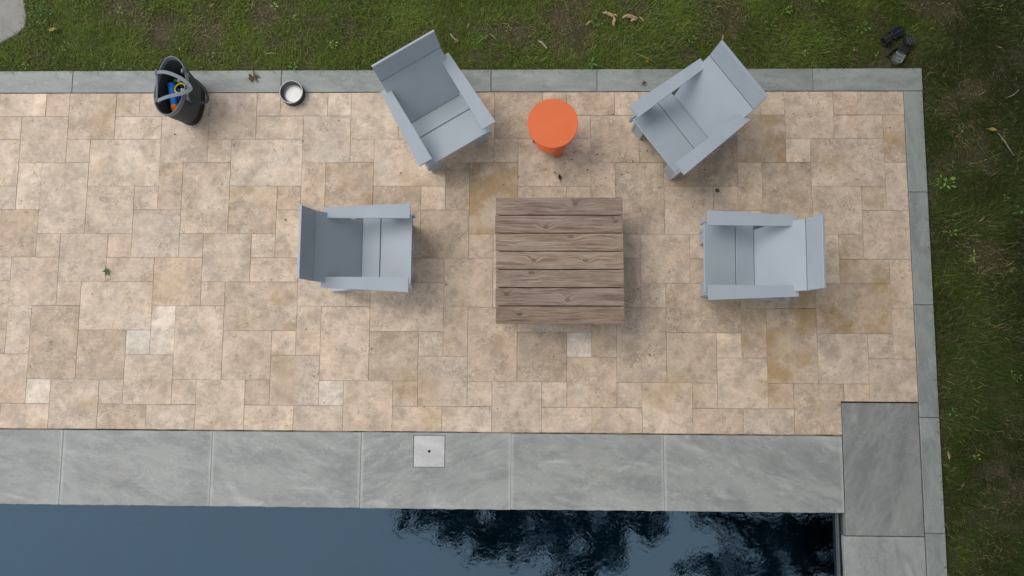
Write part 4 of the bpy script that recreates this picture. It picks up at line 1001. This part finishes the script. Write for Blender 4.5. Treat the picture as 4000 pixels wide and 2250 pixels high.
c2 = [(7.84, -5.15, 8.44, 0.24), (8.11, -5.16, 8.16, 0.34), (8.5, -5.48, 8.55, 0.32), (8.74, -5.28, 8.5, 0.24), (8.51, -5.61, 7.88, 0.36), (8.85, -5.43, 7.91, 0.44), (9.0, -5.77, 7.97, 0.32), (9.46, -5.33, 8.57, 0.4), (9.5, -5.62, 8.15, 0.44), (9.9, -5.41, 8.3, 0.48), (10.03, -5.68, 8.04, 0.48), (10.39, -5.39, 8.21, 0.48), (10.33, -5.93, 8.11, 0.48), (7.83, -6.05, 8.08, 0.24), (8.12, -6.28, 8.27, 0.4), (8.65, -6.3, 8.27, 0.44), (9.26, -6.34, 8.52, 0.44), (9.69, -6.19, 8.35, 0.4), (7.54, -6.34, 8.54, 0.14)]
c2 += [(11.6, -4.4, 8.8, 1.2), (12.6, -6.4, 8.0, 1.3), (12.2, -3.0, 8.0, 1.7), (11.4, -1.6, 7.6, 1.6), (13.2, -5.4, 6.6, 1.8), (10.4, -2.8, 9.4, 1.3)]
c2 += [(10.2, -1.2, 6.8, 1.3), (9.9, -3.2, 6.4, 1.2), (10.6, .8, 6.6, 1.4), (11.2, -2.4, 5.4, 1.3), (11.9, -4.6, 6.0, 1.0)]
tree('oak_tree', 'spreading tree right of the pool, seen mirrored in the water', (13.4, -5.0), (12.4, -5.0, 6.6), c2, 80000, .24, 5, .105)
EAST = [(12.4, 1.6, 5.6, 'dense tree right of the lawn, nearest the border corner'), (14.8, -9.8, 6.5, 'dense tree beyond the lower right lawn'), (16.4, -1.4, 7.5, 'dense tree furthest to the right of the lawn'),
        (12.8, 5.4, 6.5, 'dense tree beyond the upper right lawn'), (15.2, 2.2, 7.0, 'dense tree behind the nearest tree right of the lawn'), (14.6, -5.6, 5.6, 'low dense tree behind the spreading tree by the pool'),
        (13.6, -13.6, 7.0, 'dense tree far down on the right beyond the pool'), (9.4, 7.6, 7.0, 'dense tree above the lawn on the right')]
for i, (x, y, h, lab) in enumerate(EAST):  # unseen trees, added densely to block skylight from the east
    rr = random.Random(60+i); cl_ = [(x+rr.uniform(-1.9, 2.0), y+rr.uniform(-2.2, 2.2), h+rr.uniform(-4.2, 3.2), rr.uniform(1.2, 1.9)) for k in range(13)]
    tree('oak_tree', lab, (x, y), (x, y, h*.7), cl_, 15000, .2, 70+i, .20)
# ------------------------------------------------------------------ leaf crumbs and grit on the stones
rc = random.Random(8); mb = MB()
for k in range(150):
    if k < 60: x, y = rc.gauss(6.0, .55), rc.gauss(-.75, .35)
    elif k < 90: x, y = rc.gauss(5.0, .5), rc.gauss(-.85, .2)
    else: x, y = rc.uniform(.0, 7.6), rc.uniform(-2.8, -.05)
    if not (0 < x < 7.65 and -2.8 < y < -.02): continue
    s0 = rc.uniform(.003, .009); a = rc.uniform(0, 6.3); P3 = [(x+s0*rc.uniform(.6, 1.2)*math.cos(a+q), y+s0*rc.uniform(.3, .9)*math.sin(a+q)) for q in (0, 1.3, 2.6, 3.9, 5.1)]
    mb.prism(P3, .0016, .0045)
cr = mb.build('leaf_crumbs', M['dark_leaf']); cr['kind'] = 'stuff'; cr['label'] = 'dark leaf crumbs scattered over the patio stones'; cr['category'] = 'debris'
